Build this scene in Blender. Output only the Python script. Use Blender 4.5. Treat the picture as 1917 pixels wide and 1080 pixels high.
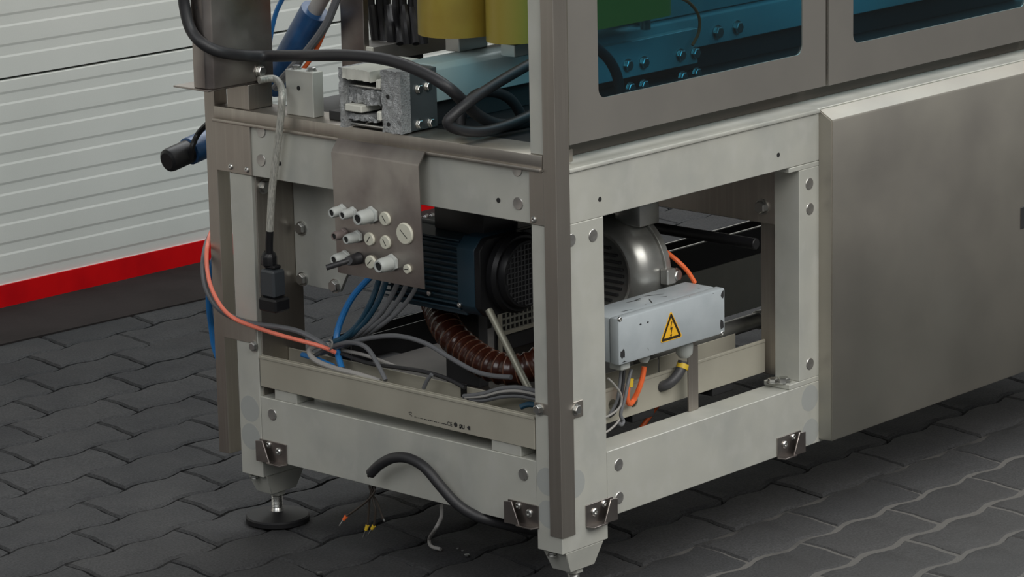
import bpy, bmesh, math, random
import numpy as np
from mathutils import Vector, Matrix
random.seed(7)
for o in list(bpy.data.objects): bpy.data.objects.remove(o)
SC = bpy.context.scene
COL = SC.collection

# ------------------------------------------------------------------ camera
FPX, CX, CY = 6183.4, 958.5, 540.0
AZ, PI_, RO = [math.radians(v) for v in (42.618, 13.368, -1.2405)]
FW = np.array([math.cos(PI_)*math.cos(AZ), math.cos(PI_)*math.sin(AZ), -math.sin(PI_)])
_r = np.cross(FW, [0, 0, 1]); _r /= np.linalg.norm(_r); _u = np.cross(_r, FW)
RT = math.cos(RO)*_r + math.sin(RO)*_u
UP = -math.sin(RO)*_r + math.cos(RO)*_u
CAM = np.array([-3.30066, -2.95140, 1.52472])
cd = bpy.data.cameras.new('camera'); cam = bpy.data.objects.new('camera', cd); COL.objects.link(cam)
cd.sensor_width = 36; cd.lens = FPX*36/1917; cd.clip_start = .1; cd.clip_end = 100
M = Matrix.Identity(4)
for i in range(3):
    M[i][0] = RT[i]; M[i][1] = UP[i]; M[i][2] = -FW[i]; M[i][3] = CAM[i]
cam.matrix_world = M
SC.camera = cam

# ------------------------------------------------------------------ world and light
W = bpy.data.worlds.new('hall'); SC.world = W; W.use_nodes = True
bg = W.node_tree.nodes['Background']; bg.inputs[0].default_value = (.92, .97, 1, 1); bg.inputs[1].default_value = .11
def area(name, loc, target, sx, sy, power, col):
    d = bpy.data.lights.new(name, 'AREA'); d.shape = 'RECTANGLE'; d.size = sx; d.size_y = sy; d.energy = power; d.color = col
    o = bpy.data.objects.new(name, d); COL.objects.link(o); o.location = loc
    o.rotation_euler = (Vector(target)-Vector(loc)).to_track_quat('-Z', 'Y').to_euler()
    return o
area('ceiling_light_field', (-.4, -4.8, 4.4), (.4, .5, .3), 6, 3.5, 315, (1, .98, .94))
area('skylight_strip', (4.2, 1.2, 6.5), (3.2, .9, 0), 10, 3, 480, (.97, .99, 1))
area('front_fill_light', (-5.5, -1.2, 4.2), (.2, .4, .4), 4, 3, 110, (.98, .99, 1))  # added fill from an unseen source, brightens the faces towards minus x
SC.view_settings.view_transform = 'Standard'; SC.view_settings.look = 'None'
SC.view_settings.exposure = 0.25; SC.view_settings.gamma = 1.0; SC.view_settings.use_curve_mapping = False

# ------------------------------------------------------------------ helpers
def P(px, py, ax, v):
    """the point where the line of sight of a pixel meets a plane of the place"""
    d = FW + RT*(px-CX)/FPX - UP*(py-CY)/FPX
    i = 'xyz'.index(ax); t = (v-CAM[i])/d[i]
    return Vector(CAM + t*d)
def PJ(p):
    q = np.array(p, float)-CAM; z = q@FW
    return CX+FPX*(q@RT)/z, CY-FPX*(q@UP)/z

class MB:
    def __init__(s): s.bm = bmesh.new()
    def box(s, x0, x1, y0, y1, z0, z1, bev=0.0, seg=1):
        r = bmesh.ops.create_cube(s.bm, size=1)
        for v in r['verts']:
            v.co = Vector((x0+(v.co.x+.5)*(x1-x0), y0+(v.co.y+.5)*(y1-y0), z0+(v.co.z+.5)*(z1-z0)))
        if bev:
            es = {e for v in r['verts'] for e in v.link_edges}
            bmesh.ops.bevel(s.bm, geom=list(es), offset=bev, segments=seg, affect='EDGES', profile=.5)
        return s
    def lathe(s, prof, c=(0, 0, 0), ax=(0, 0, 1), n=24, cap=True):
        """prof: (radius, height) pairs from bottom to top along ax"""
        ax = Vector(ax).normalized(); q = Vector((0, 0, 1)).rotation_difference(ax); c = Vector(c)
        rings = []
        for r, h in prof:
            if r <= 1e-7: rings.append([s.bm.verts.new(c+q@Vector((0, 0, h)))])
            else: rings.append([s.bm.verts.new(c+q@Vector((r*math.cos(2*math.pi*k/n), r*math.sin(2*math.pi*k/n), h))) for k in range(n)])
        for a, b in zip(rings, rings[1:]):
            for k in range(n):
                k2 = (k+1) % n
                vs = []
                for v in (a[k % len(a)], a[k2 % len(a)], b[k2 % len(b)], b[k % len(b)]):
                    if v not in vs: vs.append(v)
                if len(vs) >= 3:
                    try: s.bm.faces.new(vs)
                    except ValueError: pass
        if cap:
            if len(rings[0]) > 2: s.bm.faces.new(rings[0][::-1])
            if len(rings[-1]) > 2: s.bm.faces.new(rings[-1])
        return s
    def cyl(s, a, b, r, n=20, r2=None, bev=0):
        a = Vector(a); b = Vector(b); L = (b-a).length; r2 = r if r2 is None else r2
        pr = [(r, 0), (r2, L)]
        if bev: pr = [(r-bev, 0), (r, bev), (r2, L-bev), (r2-bev, L)]
        return s.lathe(pr, a, b-a, n)
    def tube(s, pts, r, n=10, sub=6, cap=True, rfun=None, flat=None):
        pts = [Vector(p) for p in pts]
        path = smooth(pts, sub) if sub > 1 else pts
        prev = None; rings = []; L = len(path)
        for i, p in enumerate(path):
            t = (path[min(i+1, L-1)]-path[max(i-1, 0)]).normalized()
            if prev is None:
                u = t.orthogonal().normalized() if flat is None else (Vector(flat)-t*Vector(flat).dot(t)).normalized()
            else: u = (prev-t*prev.dot(t)).normalized()
            prev = u; w = t.cross(u)
            rr = r if rfun is None else rfun(i/(L-1))
            ru, rw = (rr, rr) if flat is None else (rr, rr*.35)
            rings.append([s.bm.verts.new(p+u*ru*math.cos(2*math.pi*k/n)+w*rw*math.sin(2*math.pi*k/n)) for k in range(n)])
        for a, b in zip(rings, rings[1:]):
            for k in range(n): s.bm.faces.new((a[k], a[(k+1) % n], b[(k+1) % n], b[k]))
        if cap: s.bm.faces.new(rings[0][::-1]); s.bm.faces.new(rings[-1])
        return s
    def prism(s, poly, off, bev=0):
        """flat polygon of 3D points pushed by the vector off"""
        a = [s.bm.verts.new(Vector(p)) for p in poly]; b = [s.bm.verts.new(Vector(p)+Vector(off)) for p in poly]
        n = len(a); fs = [s.bm.faces.new(a), s.bm.faces.new(b[::-1])]
        for k in range(n): fs.append(s.bm.faces.new((a[k], b[k], b[(k+1) % n], a[(k+1) % n])))
        if bev:
            es = {e for f in fs for e in f.edges}
            bmesh.ops.bevel(s.bm, geom=list(es), offset=bev, segments=1, affect='EDGES')
        return s
    def sheet(s, outer, holes, frame, thick):
        """plate with holes: 2D loops in frame (origin, u, v, normal), thick along the normal"""
        o, u, v, n = [Vector(q) for q in frame]
        bm = bmesh.new(); es = []
        for loop in [outer]+holes:
            vs = [bm.verts.new(o+u*a+v*b) for a, b in loop]
            for i in range(len(vs)): es.append(bm.edges.new((vs[i], vs[(i+1) % len(vs)])))
        bmesh.ops.triangle_fill(bm, use_beauty=True, use_dissolve=False, edges=es)
        bmesh.ops.dissolve_limit(bm, angle_limit=.01, verts=bm.verts[:], edges=bm.edges[:])
        r = bmesh.ops.extrude_face_region(bm, geom=bm.faces[:])
        for e in r['geom']:
            if isinstance(e, bmesh.types.BMVert): e.co += n*thick
        bmesh.ops.recalc_face_normals(bm, faces=bm.faces[:])
        me = bpy.data.meshes.new('tmp'); bm.to_mesh(me); bm.free(); s.bm.from_mesh(me); bpy.data.meshes.remove(me)
        return s
    def hexa(s, c, ax, r, h):
        return s.lathe([(r*.93, 0), (r, h*.1), (r, h*.85), (r*.85, h)], c, ax, 6)
    def mesh(s, name, sm=True):
        bmesh.ops.recalc_face_normals(s.bm, faces=s.bm.faces[:])
        me = bpy.data.meshes.new(name); s.bm.to_mesh(me); s.bm.free()
        if sm:
            me.polygons.foreach_set('use_smooth', [True]*len(me.polygons))
            me.set_sharp_from_angle(angle=math.radians(32))
        return me
def smooth(pts, sub):
    out = []; n = len(pts)
    for i in range(n-1):
        p0 = pts[max(i-1, 0)]; p1 = pts[i]; p2 = pts[i+1]; p3 = pts[min(i+2, n-1)]
        for k in range(sub):
            t = k/sub
            out.append(.5*((2*p1)+(-p0+p2)*t+(2*p0-5*p1+4*p2-p3)*t*t+(-p0+3*p1-3*p2+p3)*t**3))
    out.append(pts[-1]); return out
def tag(o, label, cat, group=None):
    o['label'] = label; o['category'] = cat
    if group: o['group'] = group
    return o
def thing(name, label, cat, loc=(0, 0, 0), group=None):
    o = bpy.data.objects.new(name, None); COL.objects.link(o); o.location = loc; o.empty_display_size = .05
    return tag(o, label, cat, group)
def worldloc(o):
    v = Vector(o.location)
    while o.parent: o = o.parent; v += Vector(o.location)
    return v
def obj(name, mb, mat, parent=None, label=None, at=(0, 0, 0), sm=True):
    me = mb if isinstance(mb, bpy.types.Mesh) else mb.mesh(name, sm)
    if not me.materials: me.materials.append(mat)
    o = bpy.data.objects.new(name, me); COL.objects.link(o)
    o.location = at
    if parent:
        o.parent = parent; o.location = Vector(at)-worldloc(parent)
    if label: o['label'] = label
    return o
def struct(o): o['kind'] = 'structure'; return o
def rrect(w, h, r, n=5, cx=0, cy=0):
    p = []
    for sx, sy, a0 in ((1, 1, 0), (-1, 1, 90), (-1, -1, 180), (1, -1, 270)):
        for k in range(n+1):
            a = math.radians(a0+90*k/n)
            p.append((cx+sx*(w/2-r)+r*math.cos(a), cy+sy*(h/2-r)+r*math.sin(a)))
    return p
def circ(cx, cy, r, n=20): return [(cx+r*math.cos(2*math.pi*k/n), cy+r*math.sin(2*math.pi*k/n)) for k in range(n)]

# ------------------------------------------------------------------ materials
def mat(name, col, metal=0., rough=.5, var=None, noise=None, bump=0, spec=None, coat=0, emis=None):
    """var: (second colour, noise scale xyz, low, high) ; bump: (scale, strength)"""
    m = bpy.data.materials.new(name); m.use_nodes = True; nt = m.node_tree; b = nt.nodes['Principled BSDF']
    b.inputs['Base Color'].default_value = (*col, 1); b.inputs['Metallic'].default_value = metal; b.inputs['Roughness'].default_value = rough
    if spec is not None: b.inputs['Specular IOR Level'].default_value = spec
    if coat: b.inputs['Coat Weight'].default_value = coat
    tc = nt.nodes.new('ShaderNodeTexCoord')
    def nz(scale, detail=4):
        mp = nt.nodes.new('ShaderNodeMapping'); mp.inputs['Scale'].default_value = scale
        n = nt.nodes.new('ShaderNodeTexNoise'); n.inputs['Scale'].default_value = 1; n.inputs['Detail'].default_value = detail
        nt.links.new(tc.outputs['Object'], mp.inputs[0]); nt.links.new(mp.outputs[0], n.inputs['Vector']); return n
    last = None
    for v in ([var] if isinstance(var, tuple) else (var or [])):
        n = nz(v[1]); rp = nt.nodes.new('ShaderNodeMapRange'); rp.inputs[1].default_value = v[2]; rp.inputs[2].default_value = v[3]
        mx = nt.nodes.new('ShaderNodeMix'); mx.data_type = 'RGBA'
        if last: nt.links.new(last, mx.inputs[6])
        else: mx.inputs[6].default_value = (*col, 1)
        mx.inputs[7].default_value = (*v[0], 1)
        nt.links.new(n.outputs[0], rp.inputs[0]); nt.links.new(rp.outputs[0], mx.inputs[0]); last = mx.outputs[2]
    if last: nt.links.new(last, b.inputs['Base Color'])
    if noise:   # roughness variation (scale, lo, hi)
        n = nz(noise[0]); rp = nt.nodes.new('ShaderNodeMapRange'); rp.inputs[3].default_value = noise[1]; rp.inputs[4].default_value = noise[2]
        rp.inputs[1].default_value = .3; rp.inputs[2].default_value = .7
        nt.links.new(n.outputs[0], rp.inputs[0]); nt.links.new(rp.outputs[0], b.inputs['Roughness'])
    if bump:
        n = nz((bump[0],)*3 if not isinstance(bump[0], tuple) else bump[0], 6); bp = nt.nodes.new('ShaderNodeBump'); bp.inputs['Strength'].default_value = bump[1]; bp.inputs['Distance'].default_value = .002
        nt.links.new(n.outputs[0], bp.inputs['Height']); nt.links.new(bp.outputs[0], b.inputs['Normal'])
    return m
ALU = mat('brushed_aluminium_plate', (.51, .512, .462), .35, .48, [((.43, .44, .41), (9, 9, 9), .45, .75), ((.54, .54, .50), (35, 35, 25), .5, .8)], ((14, 14, 14), .42, .58))
ALUTOP = ALU
SPOT = mat('ground_spot', (.40, .415, .40), .3, .5)
CAP = mat('turned_cap', (.46, .45, .43), .9, .33, noise=((200, 200, 200), .25, .45))
SS = mat('brushed_stainless', (.47, .435, .39), 1., .44, [((.37, .335, .30), (7, 7, 3), .4, .7), ((.50, .465, .42), (160, 160, 4), .5, .9)], ((6, 6, 3), .38, .52))
SSP = mat('dull_stainless_sheet', (.34, .31, .29), 1., .38, [((.25, .22, .21), (16, 16, 16), .38, .66), ((.40, .37, .34), (9, 14, 9), .5, .75)], ((12, 12, 12), .28, .48))
SSD = mat('stainless_sheet', (.45, .425, .375), 1., .44, [((.385, .36, .325), (5, 5, 5), .4, .7), ((.41, .40, .355), (2.5, 2.5, 2.5), .45, .7)], ((4, 4, 4), .48, .58))
SSDOOR = mat('stainless_door', (.50, .475, .435), 1., .5, ((.44, .42, .39), (6, 6, 6), .4, .7), bump=(900, .03))
GLAND = mat('grey_plastic', (.42, .44, .42), 0, .45)
IVORY = mat('ivory_plastic', (.60, .59, .49), 0, .45)
STEEL = mat('zinc_steel', (.55, .55, .53), 1., .3)
DUCT = mat('pale_metal_duct', (.44, .42, .35), .35, .45, ((.37, .35, .29), (8, 8, 8), .4, .75))
BLACK = mat('black_rubber', (.018, .018, .02), 0, .5)
BLACKG = mat('black_plastic', (.009, .009, .010), 0, .4, spec=.3)
DARK = mat('dark_metal', (.05, .05, .052), .5, .5)
TABLE = mat('dark_table', (.016, .016, .017), .1, .6)  # one even near-black base colour for table and rail bars
DARKP = mat('dark_panel', (.03, .03, .032), .2, .5)
NAVY = mat('navy_motor_paint', (.013, .038, .058), .1, .42)
BLUEG = mat('pale_blue_paint', (.30, .40, .41), .1, .42, ((.36, .44, .43), (10, 10, 10), .4, .7))
JBOX = mat('pale_grey_enamel', (.42, .46, .48), .1, .4, [((.36, .40, .42), (20, 20, 20), .4, .7), ((.12, .11, .105), (90, 90, 90), .72, .74)], bump=(120, .08))
CAST = mat('cast_aluminium', (.46, .46, .44), .8, .33, ((.30, .30, .28), (18, 18, 18), .4, .7))
ROUGHAL = mat('rough_cut_aluminium', (.40, .41, .41), .4, .5, ((.24, .245, .245), (300, 300, 300), .5, .7), bump=(420, .9))
WHITEP = mat('white_plastic', (.62, .62, .55), 0, .5)
YEL = mat('yellow_belt', (.30, .225, .035), 0, .4, ((.24, .16, .025), (15, 15, 15), .4, .7))
YEL2 = mat('lemon_belt', (.34, .26, .045), 0, .4)
BROWN = mat('brown_hose', (.034, .009, .005), 0, .25)
RIB = mat('brown_hose_wire', (.11, .048, .028), 0, .3)
CONDUIT = mat('dark_conduit', (.045, .045, .048), 0, .5)
ORANGE = mat('orange_cable', (.75, .13, .03), 0, .45)
PINK = mat('salmon_cable', (.80, .20, .13), 0, .45)
GREYC = mat('grey_cable', (.12, .124, .132), 0, .5)
GREYL = mat('light_grey_cable', (.30, .29, .275), 0, .5)
BLUET = mat('blue_tube', (.02, .17, .45), 0, .35)
BLUED = mat('dark_blue_tube', (.012, .05, .085), 0, .4)
BLUES = mat('blue_foil_sleeve', (.012, .055, .15), 0, .35, ((.02, .085, .21), (40, 40, 40), .4, .7), bump=(60, .4))
BRAID = mat('braided_tinned_copper', (.50, .49, .44), .4, .45, ((.30, .30, .27), (700, 700, 90), .4, .6), bump=(900, .2))
YLAB = mat('warning_yellow', (.80, .43, .02), 0, .45)
YLAB2 = mat('warning_black', (.025, .015, .005), 0, .45)
YMARK = mat('yellow_tape', (.62, .42, .03), 0, .45)
ROD = mat('olive_grey_rod', (.24, .235, .19), .5, .45)
PADR = mat('black_foot_plastic', (.011, .011, .012), 0, .5, spec=.25)
COPPER = mat('brown_wire', (.03, .022, .016), 0, .5)
INK = mat('printed_ink', (.02, .02, .02), 0, .6)
HOLE = mat('drilled_dark', (.012, .012, .012), 0, .8)
DOORW = mat('white_garage_door', (.68, .675, .63), 0, .45, ((.63, .63, .585), (3, 3, 3), .4, .7), bump=(500, .06))
RED = mat('red_band_paint', (.62, .004, .006), 0, .5, ((.50, .003, .006), (12, 12, 12), .4, .7), spec=.15)
SEAL_SHADE = mat('seal_and_shade_brown', (.10, .086, .072), 0, .6)  # rubber in the garage door joints; on the sill it stands in for shadow
CONC = mat('dark_concrete', (.032, .027, .026), 0, .9, ((.022, .019, .018), (6, 6, 6), .4, .7), bump=(60, .3), spec=.1)
# tinted glass
GLASS = bpy.data.materials.new('teal_tinted_glass'); GLASS.use_nodes = True
nt = GLASS.node_tree; nt.nodes.remove(nt.nodes['Principled BSDF'])
tr = nt.nodes.new('ShaderNodeBsdfTransparent'); tr.inputs[0].default_value = (.36, .62, .70, 1)
gl = nt.nodes.new('ShaderNodeBsdfGlossy'); gl.inputs['Roughness'].default_value = .03; gl.inputs[0].default_value = (.8, .9, .95, 1)
fr = nt.nodes.new('ShaderNodeFresnel'); fr.inputs[0].default_value = 1.45
mxs = nt.nodes.new('ShaderNodeMixShader')
gbf = nt.nodes.new('ShaderNodeNewGeometry'); inv = nt.nodes.new('ShaderNodeMath'); inv.operation = 'SUBTRACT'; inv.inputs[0].default_value = 1
mul = nt.nodes.new('ShaderNodeMath'); mul.operation = 'MULTIPLY'
nt.links.new(gbf.outputs['Backfacing'], inv.inputs[1]); nt.links.new(inv.outputs[0], mul.inputs[0]); nt.links.new(fr.outputs[0], mul.inputs[1]); nt.links.new(mul.outputs[0], mxs.inputs[0]); nt.links.new(tr.outputs[0], mxs.inputs[1]); nt.links.new(gl.outputs[0], mxs.inputs[2]); nt.links.new(mxs.outputs[0], nt.nodes['Material Output'].inputs[0])
# pavers: each stone a shade of its own
def paver_mat():
    m = mat('dark_paver', (.1, .1, .1), 0, .7, bump=(330, .55), spec=.15); nt = m.node_tree; b = nt.nodes['Principled BSDF']
    oi = nt.nodes.new('ShaderNodeObjectInfo'); rp = nt.nodes.new('ShaderNodeValToRGB')
    rp.color_ramp.elements[0].color = (.038, .039, .041, 1); rp.color_ramp.elements[1].color = (.049, .0495, .051, 1)
    tc = nt.nodes.new('ShaderNodeTexCoord'); n = nt.nodes.new('ShaderNodeTexNoise'); n.inputs['Scale'].default_value = 9; n.inputs['Detail'].default_value = 6
    geo = nt.nodes.new('ShaderNodeNewGeometry')
    nt.links.new(geo.outputs['Position'], n.inputs['Vector'])
    mx = nt.nodes.new('ShaderNodeMix'); mx.data_type = 'RGBA'; mx.blend_type = 'MULTIPLY'; mx.inputs[0].default_value = .6
    r2 = nt.nodes.new('ShaderNodeValToRGB'); r2.color_ramp.elements[0].position = .3; r2.color_ramp.elements[0].color = (.66, .66, .68, 1); r2.color_ramp.elements[1].position = .72; r2.color_ramp.elements[1].color = (1.15, 1.13, 1.1, 1)
    nt.links.new(oi.outputs['Random'], rp.inputs[0]); nt.links.new(n.outputs[0], r2.inputs[0])
    nt.links.new(rp.outputs[0], mx.inputs[6]); nt.links.new(r2.outputs[0], mx.inputs[7]); # fine grit, and pale dust swept along the outer side of the machine
    g = nt.nodes.new('ShaderNodeTexNoise'); g.inputs['Scale'].default_value = 260; g.inputs['Detail'].default_value = 3; nt.links.new(geo.outputs['Position'], g.inputs['Vector'])
    gr = nt.nodes.new('ShaderNodeMapRange'); gr.inputs[1].default_value = .35; gr.inputs[2].default_value = .7; gr.inputs[3].default_value = .78; gr.inputs[4].default_value = 1.3; nt.links.new(g.outputs[0], gr.inputs[0])
    m2 = nt.nodes.new('ShaderNodeVectorMath'); m2.operation = 'SCALE'; nt.links.new(mx.outputs[2], m2.inputs[0]); nt.links.new(gr.outputs[0], m2.inputs['Scale'])
    sx = nt.nodes.new('ShaderNodeSeparateXYZ'); nt.links.new(geo.outputs['Position'], sx.inputs[0])
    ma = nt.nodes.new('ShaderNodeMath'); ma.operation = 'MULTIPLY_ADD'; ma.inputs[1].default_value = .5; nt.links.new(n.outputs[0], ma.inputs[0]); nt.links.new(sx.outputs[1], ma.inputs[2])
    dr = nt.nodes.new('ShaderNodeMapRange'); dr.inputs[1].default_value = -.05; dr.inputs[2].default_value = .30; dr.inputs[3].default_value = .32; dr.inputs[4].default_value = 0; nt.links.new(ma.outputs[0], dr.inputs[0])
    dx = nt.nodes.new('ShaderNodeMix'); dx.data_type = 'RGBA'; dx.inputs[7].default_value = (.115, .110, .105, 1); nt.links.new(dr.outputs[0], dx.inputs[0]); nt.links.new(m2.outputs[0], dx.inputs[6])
    nt.links.new(dx.outputs[2], b.inputs['Base Color'])
    return m
PAVER = paver_mat()
def sand_mat():
    # joint filling: dark dirt, with pale sand swept along the outer side of the machine
    m = mat('joint_sand', (.02, .02, .02), 0, .95, bump=(500, .6)); nt = m.node_tree; b = nt.nodes['Principled BSDF']
    geo = nt.nodes.new('ShaderNodeNewGeometry'); sx = nt.nodes.new('ShaderNodeSeparateXYZ'); nt.links.new(geo.outputs['Position'], sx.inputs[0])
    n = nt.nodes.new('ShaderNodeTexNoise'); n.inputs['Scale'].default_value = 7; n.inputs['Detail'].default_value = 5; nt.links.new(geo.outputs['Position'], n.inputs['Vector'])
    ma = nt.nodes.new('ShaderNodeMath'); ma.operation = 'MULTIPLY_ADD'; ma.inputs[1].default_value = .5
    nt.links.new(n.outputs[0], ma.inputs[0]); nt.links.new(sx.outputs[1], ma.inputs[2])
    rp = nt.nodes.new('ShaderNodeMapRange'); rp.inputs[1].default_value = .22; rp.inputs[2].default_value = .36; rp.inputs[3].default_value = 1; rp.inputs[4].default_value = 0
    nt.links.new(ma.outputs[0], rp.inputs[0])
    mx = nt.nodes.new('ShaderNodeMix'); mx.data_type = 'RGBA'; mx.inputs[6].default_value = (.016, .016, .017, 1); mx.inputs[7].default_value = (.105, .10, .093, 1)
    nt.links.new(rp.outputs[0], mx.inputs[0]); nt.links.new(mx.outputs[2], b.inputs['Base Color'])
    return m
SAND = sand_mat()

# ------------------------------------------------------------------ the setting: floor
floor = struct(obj('floor', MB().box(-14, 16, -14, 16, -.08, -.0115), SAND))
PL, PWD, AMP = .2187, .113, .0072
def wavey(x): return AMP*math.sin(2*math.pi*x/(PL/2))
def paver_outline(g):
    pts = []; N = 10
    for i in range(N+1):                       # lower long side, left to right
        x = PL*i/N; pts.append((x, wavey(x)))
    JO = [(0.0, 0), (.004, .30), (.012, .58), (.013, .85)]
    for dx, t in JO[1:]: pts.append((PL+dx, PWD*t))
    for i in range(N+1):
        x = PL*(1-i/N)+.013; pts.append((x, PWD+wavey(x-PL/2-.0)))
    for dx, t in JO[:0:-1]: pts.append((dx, PWD*t))
    # shrink for the joint
    cx = sum(p[0] for p in pts)/len(pts); cy = sum(p[1] for p in pts)/len(pts)
    return [(cx+(x-cx)*(1-2*g/PL), cy+(y-cy)*(1-2.9*g/PWD)) for x, y in pts], (cx, cy)
def paver_mesh():
    o, (cx, cy) = paver_outline(.0022); i_, _ = paver_outline(.0062)
    bm = bmesh.new()
    top = [bm.verts.new((x-cx, y-cy, 0)) for x, y in i_]; mid = [bm.verts.new((x-cx, y-cy, -.0034)) for x, y in o]; bot = [bm.verts.new((x-cx, y-cy, -.03)) for x, y in o]
    bm.faces.new(top); n = len(top)
    for a, b in ((mid, top), (bot, mid)):
        for k in range(n): bm.faces.new((a[k], a[(k+1) % n], b[(k+1) % n], b[k]))
    bmesh.ops.recalc_face_normals(bm, faces=bm.faces[:])
    me = bpy.data.meshes.new('paver'); bm.to_mesh(me); bm.free(); me.materials.append(PAVER); me.polygons.foreach_set('use_smooth', [True]*len(me.polygons)); me.set_sharp_from_angle(angle=math.radians(30)); return me, (cx, cy)
PM, (pcx, pcy) = paver_mesh()
KA = Vector((.4865, 1.8474)); KB = Vector((.9376, 1.8177)); KD = (KB-KA)/(KB.x-KA.x)     # edge of the concrete threshold
def kerb_y(x): return KA.y+KD.y*(x-KA.x)
cells = []
Y0 = .957; X0 = .0195
for j in range(-28, 10):
    yb = Y0+j*PWD
    for i in range(-18, 36):
        xb = X0+i*PL+(PL/2 if j % 2 else 0)
        cx_, cy_ = xb+pcx, yb+pcy
        if cy_ > kerb_y(cx_)+.065 or not (-2.4 < cx_ < 6.4): continue
        u, v = PJ((cx_, cy_, 0))
        d = (np.array((cx_, cy_, 0))-CAM)@FW
        vis = -90 < u < 2010 and -60 < v < 1150 and not (u > 1590 and v < 825-.366*(u-1556)-60)
        cells.append((0 if vis else 1, d, cx_, cy_))
cells.sort()
nvis = sum(1 for c in cells if c[0] == 0)
rest = bmesh.new()
for k, (h, d, x, y) in enumerate(cells):
    dz = random.uniform(-.0012, .0008); ry = random.uniform(-.004, .004); rx = random.uniform(-.006, .006)
    if h == 0 and k < 300:
        o = bpy.data.objects.new('paver', PM); COL.objects.link(o); o.parent = floor; o.location = (x, y, dz); o.rotation_euler = (rx, ry, random.uniform(-.006, .006))
    else:
        n0 = len(rest.verts); rest.from_mesh(PM); rest.verts.ensure_lookup_table()
        for v in rest.verts[n0:]: v.co += Vector((x, y, dz))
me = bpy.data.meshes.new('paver_field'); rest.to_mesh(me); rest.free(); me.materials.append(PAVER)
o = bpy.data.objects.new('paver_field', me); COL.objects.link(o); o.parent = floor; o['kind'] = 'stuff'

sd = obj('joint_sand', MB().box(-.1, 6.4, -2.2, .055, -.009, -.0024), SAND, floor); sd['kind'] = 'stuff'
# threshold of dark concrete in front of the garage door
WA = Vector((.6755, 2.0802)); WD = Vector((1.2019-.6755, 2.0645-2.0802)); WD = WD/WD.length; WN = Vector((WD.y, -WD.x))
def wpt(s, n, z): q = WA+WD*s+WN*n; return Vector((q.x, q.y, z))
mb = MB(); mb.prism([(-4, kerb_y(-4), -.05), (7.4, kerb_y(7.4), -.05), wpt(6.7, -.3, -.05), wpt(-4.8, -.3, -.05)], (0, 0, .0535))
struct(obj('trim_1', mb, CONC))

# ------------------------------------------------------------------ the setting: sectional garage door
door = bpy.data.objects.new('door_1', None); COL.objects.link(door); struct(door); door.location = wpt(0, 0, 0)
def door_panel(z0, z1, rib0, n):
    prof = [(0, z0)]
    z = rib0                                  # lower (light) edge of first groove
    for k in range(n):
        a = z+k*.0595
        prof += [(0, a-.002), (-.0013, a+.0022), (-.0013, a+.0195), (0, a+.0245)]
    prof += [(0, z1-.002), (-.003, z1)]
    mb = MB(); bm = mb.bm
    A = [bm.verts.new(wpt(-3.5, d, z)) for d, z in prof]+[bm.verts.new(wpt(-3.5, -.04, z1)), bm.verts.new(wpt(-3.5, -.04, z0))]
    B = [bm.verts.new(wpt(6.5, d, z)) for d, z in prof]+[bm.verts.new(wpt(6.5, -.04, z1)), bm.verts.new(wpt(6.5, -.04, z0))]
    n_ = len(A)
    for k in range(n_): bm.faces.new((A[k], A[(k+1) % n_], B[(k+1) % n_], B[k]))
    return mb
obj('door_section', door_panel(.046, .4515, .0475, 7), DOORW, door, sm=False)
for k in range(4): obj('door_section', door_panel(.4565+k*.4165, .4565+k*.4165+.4115, .483+k*.4165-.041+.0, 7) if k else door_panel(.4565, .868, .4975-.0595*0, 6), DOORW, door, sm=False)
obj('section_seal', MB().prism([wpt(-3.5, -.012, .44), wpt(6.5, -.012, .44), wpt(6.5, -.03, .44), wpt(-3.5, -.03, .44)], (0, 0, 1.7)), SEAL_SHADE, door)
obj('red_band', MB().prism([wpt(-3.5, .004, .002), wpt(6.5, .004, .002), wpt(6.5, -.04, .002), wpt(-3.5, -.04, .002)], (0, 0, .0455)), RED, door, 'red strip along the foot of the door')

# ------------------------------------------------------------------ machine frame
XE = 1.72                      # the machine goes on to the right, out of the picture
fr = thing('machine_frame', 'long pale aluminium machine frame of posts and beams standing on levelling feet', 'machine')
B = .0008
def bx(name, d, m, par, label=None, bev=B, seg=1): return obj(name, MB().box(*d, bev, seg), m, par, label)
for (x0, y0) in ((0, 0), (0, .610)): bx('post', (x0, x0+.098, y0, y0+.047, .086, .556), ALU, fr)
for (x0, y0) in ((.545, 0), (.545, .610), (XE-.098, 0), (XE-.098, .610)):
    bx('post', (x0, x0+.098, y0, y0+.047, .2225, .548), ALU, fr)
    bx('foot_plate', (x0-.025, x0+.11, y0, y0+.049, .2146, .2224), ALU, fr); bx('head_plate', (x0-.025, x0+.11, y0, y0+.049, .5482, .5556), ALU, fr)
bx('inner_plate', (.0065, .0975, .6076, .6099, .2150, .5560), SS, fr, 'brown stainless inner face of the left post')
bx('lower_beam', (.0985, XE, 0, .047, .117, .2143), ALU, fr)
bx('lower_beam', (.0985, XE, .610, .657, .117, .2143), ALU, fr)
bx('lower_beam', (.0005, .045, .0475, .6095, .117, .2148), ALU, fr)
bx('upper_beam', (.0, XE, .0, .047, .5563, .6315), ALU, fr)
bx('upper_beam', (.0, XE, .610, .657, .5563, .6315), ALU, fr)
bx('upper_beam', (.0003, .045, .0475, .6095, .5563, .6315), ALU, fr)
bx('cross_beam', (.546, .60, .0475, .6095, .459, .5470), SS, fr)
bx('inner_bar', (.552, .60, .0475, .079, .2225, .459), SS, fr)
bx('end_beam', (XE-.05, XE, .0475, .6095, .5563, .6315), ALU, fr); bx('end_beam', (XE-.05, XE, .0475, .6095, .117, .2143), ALU, fr)
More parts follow.
